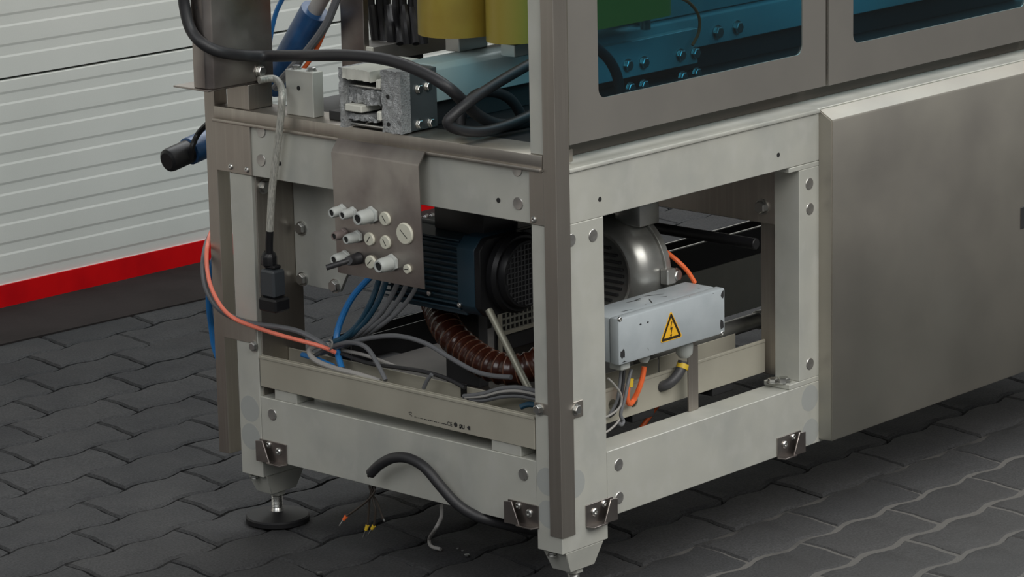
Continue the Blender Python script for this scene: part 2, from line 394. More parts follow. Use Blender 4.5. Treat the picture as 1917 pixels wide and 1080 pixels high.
# ledges and table
bx('table_plate', (.062, XE, .066, .60, .636, .6545), TABLE, fr)
bx('ledge', (-.0035, .062, .0225, .6835, .6365, .655), SS, fr, 'brown tinted stainless ledge', .0012, 2)
bx('ledge_lip', (-.0075, -.0005, .0225, .684, .6317, .6370), SS, fr, None, .0012, 2)
bx('side_lip', (.026, .592, -.0035, .004, .6290, .6345), ALU, fr, None, .001, 2)
bx('side_ledge', (.030, XE, .004, .062, .6316, .6340), ALU, fr)
bx('shaded_sill_wall', (.030, XE, .060, .0655, .634, .678), SEAL_SHADE, fr)  # back wall of the ledge, shadow under the guards painted in as dark brown
# upper posts
bx('upper_post', (.001, .043, .0225, .0470, .6552, 1.55), ALU, fr)
bx('upper_post', (.0005, .049, .609, .657, .6552, .6930), SS, fr)
bx('upper_post', (XE-.06, XE, .02, .07, .636, 1.55), ALU, fr); bx('upper_post', (XE-.06, XE, .59, .657, .636, 1.55), ALU, fr)
bx('top_rail', (0, XE, .02, .06, 1.55, 1.60), SS, fr)
# white rim of the head plate showing at the second post is the head_plate above; corner strips
def lstrip(x, y, z0, z1, wx, wy):
    t = .0022
    return MB().prism([(x, y, z0), (x+wx, y, z0), (x+wx, y+t, z0), (x+t, y+t, z0), (x+t, y+wy, z0), (x, y+wy, z0)], (0, 0, z1-z0), .0006)
obj('corner_strip', lstrip(-.0024, -.0024, .1105, 1.55, .0285, .0235), SS, fr, 'folded brown stainless strip over the corner')
obj('corner_strip', lstrip(-.0005, .684, .1105, .6925, .026, .0225), SS, fr, 'folded brown stainless strip beside the post')
bx('strip_plate', (-.0022, .0002, .0212, .0478, .5565, .6318), SS, fr); bx('strip_plate', (-.0022, .0002, .6065, .6845, .5565, .6318), SS, fr)
bx('strip_plate', (-.0018, .0002, .612, .6845, .296, .333), SS, fr)
bx('strip_plate', (-.0018, .0002, .0212, .047, .286, .302), SS, fr)
bx('strip_plate', (.026, .047, -.002, .0002, .279, .303), SS, fr)
# caps, ground spots, holes, bolts on the two outer faces
def onface(px, py, face): return P(px, py, 'x' if face == 'x' else 'y', 0)
def cap_mesh(r, h):
    me = MB().lathe([(r, -.004), (r, h*.4), (r*.93, h), (r*.3, h*.75), (0, h*.7)], (0, 0, 0), (0, 0, 1), 28, False).mesh('bolt_cap'); me.materials.append(CAP); return me
CAPM = cap_mesh(.0092, .0011)
SPM = MB().lathe([(.0205, -.002), (.0205, .00012), (0, .00012)], n=32, cap=False).mesh('ground_spot'); SPM.materials.append(SPOT)
HOM = MB().lathe([(.0036, -.004), (.0036, .0003), (.0028, .0003), (.0026, -.0006), (0, -.0006)][:2]+[(0, .0003)], n=16, cap=False).mesh('drilled_hole'); HOM.materials.append(HOLE)
SCM = MB().lathe([(.0048, -.002), (.0048, .0012), (.0036, .0024), (.0022, .0025), (.0020, .0012), (0, .0012)], n=16, cap=False).mesh('screw'); SCM.materials.append(STEEL)
HXM = MB().lathe([(.0088, 0), (.0088, .0014), (.0078, .0014)], n=20).hexa((0, 0, .0014), (0, 0, 1), .0072, .005).mesh('hex_bolt'); HXM.materials.append(STEEL)
QX = Vector((0, 0, 1)).rotation_difference(Vector((-1, 0, 0))).to_euler(); QY = Vector((0, 0, 1)).rotation_difference(Vector((0, -1, 0))).to_euler()
def put(name, me, p, face, par, scale=1):
    o = obj(name, me, None, par, at=p); o.rotation_euler = {'x': QX, 'y': QY, 'z': (0, 0, 0)}[face]; o.scale = (scale,)*3; return o
for px, py in ((970, 381), (968, 318), (489, 300), (489, 246), (510, 776), (980, 888)): put('bolt_cap', CAPM, onface(px, py, 'x'), 'x', fr)
for px, py in ((1110, 441), (1069, 450), (1515, 344), (1516, 391), (1516, 681), (1158, 870), (1159, 932)): put('bolt_cap', CAPM, onface(px, py, 'y'), 'y', fr)
for px, py in ((468, 765), (470, 817), (1025, 902), (1027, 963)): put('ground_spot', SPM, onface(px, py, 'x'), 'x', fr)
for px, py in ((1077, 906), (1516, 745), (1517, 808)): put('ground_spot', SPM, onface(px, py, 'y'), 'y', fr)
for px, py in ((933, 375), (523, 306)): put('drilled_hole', HOM, onface(px, py, 'x'), 'x', fr)
for px, py in ((1123, 373), (1457, 290)): put('drilled_hole', HOM, onface(px, py, 'y'), 'y', fr)
for px, py in ((999, 411), (432, 312), (462, 318)): put('screw', SCM, P(px, py, 'x', -.0022), 'x', fr, .95)
for px, py in ((476, 648), (1009, 766)): put('hex_bolt', HXM, P(px, py, 'x', -.0018), 'x', fr, .95)
put('hex_bolt', HXM, P(1078, 766, 'y', -.002), 'y', fr, .95)
put('hex_bolt', HXM, P(1427, 387, 'x', .546), 'x', fr, 1.4)
bb = P(1467, 716, 'z', .2224); put('hex_bolt', HXM, bb, 'z', fr, 1.3); put('hex_bolt', HXM, P(1447, 716, 'z', .2224), 'z', fr, 1.1)
put('hex_bolt', HXM, P(493, 349, 'y', .6076), 'y', fr, 1.3)
# bent tabs screwed to the lower beams
def tab(px, py, face, flip):
    c = onface(px, py, face); u = Vector((0, -1, 0)) if face == 'x' else Vector((1, 0, 0)); n = Vector((-1, 0, 0)) if face == 'x' else Vector((0, -1, 0))
    z = Vector((0, 0, 1)); w, h, t = .029, .0165, .002
    s = -1 if flip else 1      # side of the raised wing
    root = MB().prism([c-u*w-z*h, c+u*w-z*h, c+u*w+z*h, c-u*w+z*h], n*t, .0004)
    ro = obj('bent_tab', root, SSP, fr)
    lip = MB().prism([c+u*(-w)*s-z*h, c+u*(.010)*s-z*h, c+u*(.004)*s-z*h+n*.014, c-u*(w-.004)*s-z*h+n*.014], z*t, .0004); obj('tab_lip', lip, SSP, ro)
    wing = MB().prism([c+u*(.014)*s+z*(h+.001)+n*.009, c+u*w*s+z*(h-.001)+n*.009, c+u*w*s-z*(h)+n*.009, c+u*(.000)*s-z*(h-.001)+n*.009], n*t, .0004); obj('tab_wing', wing, SSP, ro)
    put('tab_bolt', SCM, c-u*(.012)*s+z*.003+n*t, face, ro, 1.25)
    put('tab_bolt', SCM, c+u*(.009)*s+z*.010+n*t, face, ro, 1.1)
tab(981, 961, 'x', True); tab(513, 846, 'x', True); tab(1121, 958, 'y', False); tab(1476, 832, 'y', False)
# levelling feet
FOOT = [(.049, .0235), (.049, .6335), (XE-.05, .0235), (XE-.05, .6335)]
for k, (x, y) in enumerate(FOOT):
    zt = .0855 if k < 2 else .1165
    def fru(z0, z1, a0, b0, a1, b1):
        mb = MB(); bm = mb.bm
        v0 = [bm.verts.new((x+sx*a0, y+sy*b0, z0)) for sx, sy in ((-1, -1), (1, -1), (1, 1), (-1, 1))]; v1 = [bm.verts.new((x+sx*a1, y+sy*b1, z1)) for sx, sy in ((-1, -1), (1, -1), (1, 1), (-1, 1))]
        bm.faces.new(v0[::-1]); bm.faces.new(v1)
        for q in range(4): bm.faces.new((v0[q], v0[(q+1) % 4], v1[(q+1) % 4], v1[q]))
        bmesh.ops.bevel(bm, geom=bm.edges[:], offset=.001, segments=1, affect='EDGES'); return mb
    f = obj('levelling_foot', fru(.0525, zt, .026, .017, .041, .0225), ALU, fr)
    obj('collar', MB().hexa((x, y, .0445), (0, 0, 1), .0135, .008), ALU, f)
    pr = [(.0095, .010)]
    for q in range(14): pr += [(.0095, .020+q*.0018), (.0086, .0209+q*.0018)]
    obj('threaded_stud', MB().lathe([(.0115, .0125), (.0115, .0155), (.0088, .022)]+[(.0088 if q % 2 else .0079, .024+q*.0012) for q in range(18)], (x, y, 0), n=24), STEEL, f)
    obj('pad', MB().lathe([(.047, .0012), (.0495, .003), (.0495, .0095), (.0475, .0118), (.030, .0150), (.014, .0180), (.0125, .0182)], (x, y, 0), n=48), PADR, f)
    for sx in (-1, 1): put('hex_bolt', HXM, Vector((x+sx*.045, y, zt-.006)), 'z', f, .8)
# riser column beside the left post
ZF = .6932
f0, f1, f2 = P(390, 173, 'z', ZF), P(325, 163, 'z', ZF), P(510, 147, 'z', ZF)
c0, c1, c2 = P(394, 169, 'z', ZF+.003), P(364, 164, 'z', ZF+.003), P(505, 145, 'z', ZF+.003)
cr = thing('riser_column', 'dark folded stainless column standing on a thin flange plate above the corner post', 'column', (.04, .64, ZF))
bx('flange_plate', (f0.x, f2.x, f0.y, f1.y, ZF, ZF+.0028), SSP, cr, None, .0006)
cb = MB().prism([(c0.x, c0.y+.010, ZF+.0028), (c0.x+.008, c0.y, ZF+.0028), (c2.x, c0.y, ZF+.0028), (c2.x, c1.y, ZF+.0028), (c0.x, c1.y, ZF+.0028)], (0, 0, .9), .0015); obj('column_body', cb, SSP, cr)
put('hex_bolt', HXM, P(486, 133, 'y', c0.y), 'y', cr, 1.1); put('drilled_hole', HOM, P(367, 14, 'x', c0.x), 'x', cr, .8)

# ------------------------------------------------------------------ doors, panel
def xd(px, py): return P(px, py, 'y', .012)
def machine_door(x0, x1, z0, wx0, wx1, wz0, label, name='glazed_guard'):
    d = thing(name, label, 'guard', ((x0+x1)/2, .012, z0))
    z1 = 1.545
    obj('door_leaf', MB().sheet([(x0, z0), (x1, z0), (x1, z1), (x0, z1)], [rrect(wx1-wx0, 1.46-wz0, .014, 6, (wx0+wx1)/2, (wz0+1.46)/2)], ((0, .012, 0), (1, 0, 0), (0, 0, 1), (0, 1, 0)), .0018), SSDOOR, d)
    for a, b in ((x0, x0+.002), (x1-.002, x1)): bx('door_return', (a, b, .0139, .042, z0, z1), SSDOOR, d)
    bx('door_return', (x0+.002, x1-.002, .0139, .034, z0, z0+.002), SSDOOR, d)
    bx('window_pane', (wx0-.015, wx1+.015, .0142, .018, wz0-.015, 1.475), GLASS, d, 'teal tinted window pane')
    return d
machine_door(.0435, .6255, .6637, .1055, .5685, .7195, 'hinged stainless guard with teal window next to the corner strip')
machine_door(.6325, 1.215, .6628, .694, 1.158, .7180, 'hinged stainless guard with teal window above the smooth lower panel')
machine_door(1.222, 1.70, .6628, 1.285, 1.64, .7180, 'hinged stainless guard with teal window at the end of the machine')
sp = thing('side_cover', 'large plain brushed stainless cover sheet with bright bent top edge', 'cover', (1.1, -.025, .122))
prof = [(.0, .6322), (-.0015, .6328), (-.0235, .6200), (-.0250, .6170), (-.0250, .1245), (-.0238, .1225), (.0, .1215)]
mb = MB(); bm = mb.bm; t_ = .0012
A = [bm.verts.new((.5925, y, z)) for y, z in prof]; Bv = [bm.verts.new((XE-.03, y, z)) for y, z in prof]
for k in range(len(prof)-1): bm.faces.new((A[k], A[k+1], Bv[k+1], Bv[k]))
bm.faces.new(A); bm.faces.new(Bv[::-1]); bm.faces.new([A[0], Bv[0], Bv[-1], A[-1]])
bmesh.ops.bevel(bm, geom=[e for e in bm.edges if e.verts[0].co.x < .6 and e.verts[1].co.x < .6 and min(v.co.y for v in e.verts) < -.01], offset=.0016, segments=2, affect='EDGES')
obj('cover_sheet', mb, SSD, sp)
lp = P(1913, 408, 'y', -.0252); bx('latch_slot', (lp.x-.004, lp.x+.02, -.0265, -.0245, lp.z-.018, lp.z+.018), DARK, sp)

# ------------------------------------------------------------------ cable trunking between the posts
def channel(name, label, cat, x0, x1, y0, y1, z0, z1, axis, holes=()):
    """open-topped trunking; axis is its long direction"""
    t = .002; r = thing(name, label, cat, ((x0+x1)/2, (y0+y1)/2, z0))
    if axis == 'y':
        bx('front_wall', (x0, x0+t, y0, y1, z0, z1), DUCT, r, None, .0006); bx('back_wall', (x1-t, x1, y0, y1, z0, z1), DUCT, r, None, .0006)
        bx('base', (x0+t, x1-t, y0, y1, z0, z0+t), DUCT, r, None, 0)
        bx('rim', (x0-.0012, x0+.0005, y0, y1, z1-.0045, z1-.0005), DUCT, r, None, .0004)
        bx('rim', (x0+.004, x0+.0056, y0, y1, z1-.006, z1+.0008), DUCT, r, None, .0004)
    else:
        obj('front_wall', MB().sheet([(x0, z0), (x1, z0), (x1, z1), (x0, z1)], list(holes), ((0, y0, 0), (1, 0, 0), (0, 0, 1), (0, 1, 0)), t), DUCT, r)
        bx('back_wall', (x0, x1, y1-t, y1, z0, z1), DUCT, r, None, .0006); bx('base', (x0, x1, y0+t, y1-t, z0, z0+t), DUCT, r, None, 0)
        bx('rim', (x0, x1, y0-.0012, y0+.0005, z1-.0045, z1-.0005), DUCT, r, None, .0004)
    return r
du = channel('cable_trunking', 'pale metal cable trunking with printed approval marks across the frame end', 'trunking', -.0002, .062, .0485, .6072, .2315, .2795, 'y')
for a, b in ((551, 0), (0, 0)): pass
# spacers carrying it on the lower beam
ya, yb = P(555, 745, 'x', .002).y, P(514, 735, 'x', .002).y
bx('spacer_block', (.002, .04, ya, yb, .2149, .2314), ALU, du); 
ya, yb = P(975, 840, 'x', .002).y, P(920, 828, 'x', .002).y
bx('spacer_block', (.002, .04, ya, yb, .2149, .2314), ALU, du)
def text(body, size, p, face, m, par, name='print_mark', bold=0):
    c = bpy.data.curves.new('t', 'FONT'); c.body = body; c.size = size; c.extrude = .00005; c.align_x = 'LEFT'; c.offset = bold
    o = bpy.data.objects.new('t', c); COL.objects.link(o); dg = bpy.context.evaluated_depsgraph_get(); me = bpy.data.meshes.new_from_object(o.evaluated_get(dg))
    bpy.data.objects.remove(o); me.materials.clear(); me.materials.append(m)
    R = Matrix(((0, 0, -1), (-1, 0, 0), (0, 1, 0))) if face == 'x' else Matrix(((1, 0, 0), (0, 0, -1), (0, 1, 0)))
    me.transform(R.to_4x4())
    return obj(name, me, m, par, at=p)
fx = -.0004
text('CE', .0085, P(837, 796, 'x', fx), 'x', INK, du, bold=.00012)
text('ЯU', .0075, P(860, 801, 'x', fx), 'x', INK, du, bold=.0005)
LOGO = ((-.0022, .0012), (0, .0020), (.0022, .0012), (-.0012, -.0012), (.0012, -.0012), (.0026, -.003))
def mark(poly, p, m, par, name='print_mark'):
    return obj(name, MB().prism([Vector((0, -u, v)) for u, v in poly], (-.00006, 0, 0)), m, par, at=p, sm=False)
mark(circ(0, 0, .0036), P(853, 795, 'x', fx), INK, du); mark([(-.003, 0), (0, .003), (.0035, .0028), (.0035, -.0028), (0, -.003)], P(877, 801, 'x', fx), INK, du)
lq = P(768, 774, 'x', fx)
for u, v in LOGO: mark([(u-.0008, v-.0009), (u+.0007, v-.0009), (u+.0009, v+.0008), (u-.0006, v+.0009)], lq, INK, du)
for k in range(17):
    w = random.uniform(.0018, .0042); q = P(776+k*3.6, 781+k*.86, 'x', fx)
    mark([(0, 0), (w*.8, 0), (w*.8, random.uniform(.0009, .0016)), (0, .0012)], q, INK, du)
# ------------------------------------------------------------------ inner trunking along the side
def side2(px, py, y): q = P(px, py, 'y', y); return (q.x, q.z)
YD = .066
h1 = side2(1187, 752, YD); h2 = side2(1146, 757, YD); sa = side2(1236, 727, YD); sb = side2(1256, 716, YD)
slot = rrect(.034, .0115, .0055, 4, (sa[0]+sb[0])/2, (sa[1]+sb[1])/2-.001)
gx = P(1289, 700, 'y', YD).x
channel('cable_trunking', 'pale metal trunking with round holes and a slot under the junction box', 'trunking', .1, gx-.002, YD, .125, .2276, .279, 'x', [circ(*h1, .0085), circ(*h2, .008), slot])
channel('cable_trunking', 'plain pale metal trunking reaching the second post', 'trunking', gx+.0015, .5445, YD, .125, .2276, .279, 'x')
# cross rails that carry the inner trunking
rl = thing('support_rail', 'dark flat rail under the inner trunking', 'rail', (.3, .09, .2146))
for x in (.16, .235, .42): bx('rail_bar', (x, x+.05, .068, .6095, .2146, .2272), TABLE, rl)  # near-black colour paints in the dark void under the trunking

# ------------------------------------------------------------------ gland plate
gp = thing('gland_plate', 'bent stainless plate with cable glands and blind plugs hanging on the frame end', 'plate', (-.012, .334, .44))
GXF = -.0236
gf, gf2, gb = P(620, 288, 'x', GXF), P(783, 307, 'x', GXF), P(632, 258, 'x', -.0079)
YA, YB = gf.y, gf2.y; ZG = (gf.z+gf2.z)/2; ZB_ = P(632, 510, 'x', GXF+.005).z
def gx_(z): return GXF+(ZG-z)*.030
mb = MB(); bm = mb.bm
pf = [(-.0078, gb.z), (-.0095, gb.z), (GXF+.0014, ZG+.0024), (GXF, ZG-.001), (gx_(ZB_), ZB_)]
t_ = .0016
F = [[bm.verts.new((x, y, z)) for x, z in pf] for y in (YA, YB)]; G = [[bm.verts.new((x+t_, y, z-(t_ if i < 3 else 0))) for i, (x, z) in enumerate(pf)] for y in (YA-.0001, YB+.0001)]
n = len(pf)
for k in range(n-1):
    bm.faces.new((F[0][k], F[0][k+1], F[1][k+1], F[1][k])); bm.faces.new((G[0][k], G[1][k], G[1][k+1], G[0][k+1]))
    bm.faces.new((F[0][k], G[0][k], G[0][k+1], F[0][k+1])); bm.faces.new((F[1][k], F[1][k+1], G[1][k+1], G[1][k]))
for k in (0, n-1): bm.faces.new((F[0][k], F[1][k], G[1][k], G[0][k]))
obj('bent_sheet', mb, SSP, gp)
GN = Vector((-1, 0, .03)).normalized()*-1; GN = Vector((-1, 0, -.03)).normalized()
def onplate(px, py):
    q = P(px, py, 'x', GXF)
    for _ in range(4): q = P(px, py, 'x', gx_(q.z))
    return q
def gland(px, py, r, L, m=GLAND, bore=.60):
    c = onplate(px, py); g = obj('cable_gland', MB().lathe([(r*.90, .0), (r*.90, .006), (r*1.0, .007), (r*1.0, L*.66), (r*.94, L*.86), (r*.80, L), (r*bore, L), (r*bore*.9, L*.45), (0, L*.45)], c, GN, 18, False), m, gp)
    obj('gland_nut', MB().hexa(c, GN, r*1.22, .0062), m, g)
    obj('gland_bore', MB().lathe([(r*bore*.98, L*.93), (0, L*.93)], c, GN, 16, False), HOLE, g)
    return c
for px, py, r, L in ((642, 393, .0078, .024), (662, 397, .0072, .024), (697, 402, .0108, .031), (645, 437, .0072, .022), (671, 442, .0078, .026), (648, 480, .0085, .026), (735, 491, .0108, .030)):
    gland(px, py, r, L, GLAND if (px, py) != (645, 437) else mat('stained_plastic', (.20, .16, .15), 0, .5))
def plug(px, py, r, a):
    c = onplate(px, py); g = obj('blind_plug', MB().lathe([(r, 0), (r, .0022), (r*.92, .0036), (0, .0040)], c, GN, 26, False), IVORY, gp)
    u = Vector((0, math.cos(a), math.sin(a))); v = GN.cross(u); w = r*.55; q = c+GN*.0041
    obj('plug_slot', MB().prism([q-u*w-v*.0006, q+u*w-v*.0006, q+u*w+v*.0006, q-u*w+v*.0006], GN*.0001), INK, g, sm=False)
for px, py, r, a in ((722, 409, .0102, .9), (693, 447, .0098, 2.2), (723, 453, .0100, 1.0), (759, 437, .0158, .7), (695, 490, .0098, 2.4), (764, 503, .0068, 3.0)): plug(px, py, r, a)
# black cable stub in the lower gland
st = onplate(672, 483)
stub = thing('cable_stub', 'short black cut cable with boot sticking out of the gland plate', 'cable', st)
obj('boot', MB().tube([st, st+GN*.016, P(652, 488, 'x', -.053)], .0085, 14, 5, rfun=lambda t: .0092-.003*t), BLACK, stub)
obj('cable_end', MB().tube([P(655, 487, 'x', -.048), P(640, 492, 'x', -.060), P(611, 501, 'x', -.076)], .0042, 12, 5), BLACK, stub)

# ------------------------------------------------------------------ mounting plate behind it
mp = thing('mounting_plate', 'pale bolted mounting plate beside the left post behind the gland plate', 'plate', (.086, .53, .377))
a = P(548, 342, 'x', .082); b_ = P(555, 529, 'x', .082); c_ = P(636, 547, 'x', .082); e_ = P(655, 500, 'x', .082)
YP1 = .6072
obj('plate_sheet', MB().prism([(.082, YP1, b_.z), (.082, YP1, .556), (.082, .43, .556), (.082, e_.y, e_.z), (.082, c_.y, c_.z)], (.006, 0, 0), .0006), ALU, mp)
for px, py in ((565, 427), (567, 522), (628, 535)): put('hex_bolt', HXM, P(px, py, 'x', .082), 'x', mp, 1.25)

# ------------------------------------------------------------------ electric motor
YM = .22
mc = P(962, 508, 'y', YM)
mo = thing('electric_motor', 'dark blue finned electric motor with black fan cowl inside the frame', 'motor', (mc.x, YM+.1, mc.z-.06))
def octo(y, hw, hh, ch, cx=mc.x, cz=mc.z): return [(cx-hw, y, cz-hh+ch), (cx-hw+ch, y, cz-hh), (cx+hw-ch, y, cz-hh), (cx+hw, y, cz-hh+ch), (cx+hw, y, cz+hh-ch), (cx+hw-ch, y, cz+hh), (cx-hw+ch, y, cz+hh), (cx-hw, y, cz+hh-ch)]
obj('end_shield', MB().prism(octo(YM+.012, .072, .058, .016), (0, .034, 0), .001), NAVY, mo)
obj('motor_body', MB().cyl((mc.x, YM+.0465, mc.z), (mc.x, YM+.20, mc.z), .054, 32), NAVY, mo)
obj('fan_cowl', MB().prism(octo(YM, .0722, .0582, .016), (0, .0115, 0), .0012).lathe([(.060, 0), (.060, .010), (.056, .016), (.052, .016), (.052, .018), (.049, .026), (.046, .027)], (mc.x, YM, mc.z), (0, -1, 0), 40), BLACKG, mo)
bx('fin_core', (mc.x-.062, mc.x+.05, YM+.0465, YM+.198, mc.z-.052, mc.z+.052), NAVY, mo, None, .006)
for k in range(13):
    z = mc.z-.051+k*.0085; hw = .0695 if 0 < k < 12 else .066
    bx('cooling_fin', (mc.x-hw, mc.x-.01, YM+.0465, YM+.20, z-.0014, z+.0014), NAVY, mo, None, .0005)
bx('fin_base', (mc.x-.052, mc.x+.055, YM+.0465, YM+.2, mc.z-.063, mc.z-.052), NAVY, mo)
bx('terminal_box', (mc.x-.03, mc.x+.045, YM+.03, YM+.13, mc.z+.052, mc.z+.090), DARKP, mo, None, .003, 2)
def grid(x0, x1, z0, z1, y, n, m_, w, th, circ_r=None):
    mb = MB(); cx, cz = (x0+x1)/2, (z0+z1)/2
    for k in range(n+1):
        x = x0+(x1-x0)*k/n
        h = (z1-z0)/2 if circ_r is None else math.sqrt(max(circ_r**2-(x-cx)**2, 1e-8))
        mb.box(x-w, x+w, y, y+th, cz-h, cz+h)
    for k in range(m_+1):
        z = z0+(z1-z0)*k/m_
        h = (x1-x0)/2 if circ_r is None else math.sqrt(max(circ_r**2-(z-cz)**2, 1e-8))
        mb.box(cx-h, cx+h, y+.0002, y+th-.0002, z-w, z+w)
    return mb
obj('cowl_grille', grid(mc.x-.045, mc.x+.045, mc.z-.045, mc.z+.045, YM-.029, 12, 12, .0008, .0018, .0455), DARK, mo)
for sx, sz in ((-.057, -.051), (.057, .051)): put('screw', SCM, Vector((mc.x+sx, YM-.0002, mc.z+sz)), 'y', mo, .9)
for px, py in ((803, 549), (860, 571)): put('screw', SCM, P(px, py, 'x', mc.x-.0725), 'x', mo, .8)
bx('motor_bracket', (mc.x+.050, mc.x+.070, YM+.12, YM+.19, .2302, mc.z), DARK, mo)
# the perforated plate further back
pp = thing('perforated_plate', 'pale square-mesh perforated plate standing behind the motor', 'plate', (.45, .45, .2302))
q0 = P(940, 622, 'y', .45); q1 = P(1003, 505, 'y', .45)
obj('mesh_grid', grid(q0.x, q0.x+.13, q0.z, q0.z+.13, .45, 13, 13, .0016, .002), mat('pale_mesh', (.22, .22, .19), .1, .5), pp)
bx('mesh_frame', (q0.x-.006, q0.x, .449, .454, .2302, q0.z+.136), DUCT, pp); bx('mesh_frame', (q0.x+.13, q0.x+.136, .449, .454, .2302, q0.z+.136), DUCT, pp)
bx('mesh_frame', (q0.x, q0.x+.13, .449, .454, q0.z-.006, q0.z), DUCT, pp)
bx('backing', (q0.x-.004, q0.x+.134, .4605, .4645, .2302, q0.z+.134), DARKP, pp)

# ------------------------------------------------------------------ brown corrugated hose
def hose(name, label, pts, r, rings, sub=10):
    h = thing(name, label, 'hose', pts[-1])
    path = smooth([Vector(p) for p in pts], 60); N = rings*6
    L = [0]
    for a, b in zip(path, path[1:]): L.append(L[-1]+(b-a).length)
    def at(s):
        s *= L[-1]
        for i in range(len(L)-1):
            if L[i+1] >= s: return path[i].lerp(path[i+1], (s-L[i])/max(L[i+1]-L[i], 1e-9))
        return path[-1]
    pp_ = [at(i/N) for i in range(N+1)]
    obj('hose_wall', MB().tube(pp_, r, 20, 1, rfun=lambda t: r*(1-.10*(.5+.5*math.cos(t*rings*2*math.pi)))), BROWN, h)
    for k in range(rings):
        c = at((k+.5)/rings); d = (at(min((k+.6)/rings, 1))-at((k+.4)/rings)).normalized(); u = d.orthogonal().normalized(); w = d.cross(u)
        obj('hose_wire', MB().tube([c+(u*math.cos(2*math.pi*i/20)+w*math.sin(2*math.pi*i/20))*r*1.0 for i in range(21)], .0008, 5, 1, cap=False), RIB, h)
    return h
hose('corrugated_hose', 'glossy dark brown corrugated suction hose curving under the motor', [P(812, 552, 'z', .352), P(835, 612, 'x', .145), P(875, 656, 'x', .125), P(925, 686, 'x', .115), P(975, 692, 'x', .125), P(1020, 672, 'x', .15)], .0235, 22)
hose('corrugated_hose', 'short dark brown corrugated hose piece lying above the motor', [P(796, 425, 'x', .36), P(830, 418, 'x', .37), P(862, 404, 'x', .40)], .020, 6)
# prop rod
pa, pb = P(915, 580, 'x', .06), P(996, 740, 'x', .045)
tag(obj('prop_rod', MB().cyl(pa, pb, .0055, 16), ROD), 'slanting olive grey round rod in front of the brown hose', 'rod')

# ------------------------------------------------------------------ side channel blower
YB_ = .20; XBc = .310; zb = .4060
bl = thing('side_channel_blower', 'cast aluminium ring blower with ribbed motor behind the junction box', 'blower', (XBc, YB_, .30))
obj('ring_housing', MB().lathe([(.058, .012), (.060, .004), (.067, .0), (.076, .003), (.084, .012), (.0875, .024), (.0885, .040), (.0885, .052)], (XBc, YB_, zb), (1, 0, 0), 56), CAST, bl)
obj('ring_flange', MB().lathe([(.0925, .0), (.0935, .001), (.0935, .011), (.0925, .012)], (XBc+.052, YB_, zb), (1, 0, 0), 56), CAST, bl)
obj('hub_recess', MB().lathe([(.0575, .013), (.050, .022), (.046, .040)], (XBc, YB_, zb), (1, 0, 0), 40), DARK, bl)
for k in range(9):
    z = zb-.040+k*.010; bx('motor_rib', (XBc+.008, XBc+.022, YB_-math.sqrt(.045**2-(z-zb)**2), YB_+math.sqrt(.045**2-(z-zb)**2), z-.002, z+.002), DARK, bl, None, .0006)
lg = P(1240, 501, 'y', YB_-.088)
bx('clamp_lug', (XBc+.042, XBc+.062, YB_-.104, YB_-.088, zb-.012, zb+.012), CAST, bl, None, .002)
put('hex_bolt', HXM, Vector((XBc+.066, YB_-.098, zb)), 'y', bl, 1.2)
bx('outlet', (XBc+.02, XBc+.066, YB_-.07, YB_-.02, zb+.075, zb+.110), CAST, bl, None, .004, 2)
bx('blower_foot', (XBc+.01, XBc+.06, YB_-.06, YB_+.06, .2302, zb-.082), CAST, bl, None, .003)

# ------------------------------------------------------------------ junction box
YJ = .02
jb = thing('junction_box', 'worn pale grey enamel junction box with yellow electric shock warning sign', 'box', (.27, .045, .3255))
def jx(px, py): q = P(px, py, 'y', YJ); return q.x, q.z
X0J, X1J, Z0J, Z1J = .1502, .3918, .3262, .3952
bx('box_body', (X0J+.001, X1J-.001, YJ+.018, YJ+.075, Z0J+.001, Z1J-.001), JBOX, jb, None, .003, 2)
bx('box_lid', (X0J, X1J, YJ, YJ+.0175, Z0J, Z1J), JBOX, jb, None, .003, 2)
for px, py in ((1161, 598), (1352, 624)): put('screw', SCM, Vector((P(px, py, 'y', YJ).x, YJ+.0006, P(px, py, 'y', YJ).z)), 'y', jb, .75)
# warning sign
def tri(r, cx, cz, rad, y, n=5):
    out = []
    for k in range(3):
        a0 = math.radians(90+120*k); c = (cx+(r-2*rad)*math.cos(a0), cz+(r-2*rad)*math.sin(a0))
        for i in range(n+1): a = a0+math.radians(-60+120*i/n); out.append((c[0]+rad*math.cos(a), y, c[1]+rad*math.sin(a)))
    return out
tcx, tcz = jx(1256, 618)
s0 = obj('warning_sign', MB().prism(tri(.0295, tcx, tcz, .0028, YJ-.0006), (0, .0005, 0)), YLAB, jb, 'yellow triangular electric shock sign', sm=False)
mb = MB(); mb.sheet([(x, z) for x, _, z in tri(.0268, tcx, tcz, .0022, 0)], [[(x, z) for x, _, z in tri(.0193, tcx, tcz, .0008, 0)]], ((0, YJ-.0008, 0), (1, 0, 0), (0, 0, 1), (0, 1, 0)), .00019)
obj('sign_border', mb, YLAB2, s0, sm=False)
bolt = [(.0012, .0145), (-.0028, .0020), (.0006, .0030), (-.0012, -.0058), (-.0030, -.0050), (-.0004, -.0105), (.0016, -.0050), (.0002, -.0054), (.0032, .0058), (-.0004, .0046), (.0028, .0145)]
obj('sign_bolt', MB().prism([(tcx+u, YJ-.0008, tcz+v-.001) for u, v in bolt], (0, .00019, 0)), YLAB2, s0, sm=False)
rc = random.Random(4)
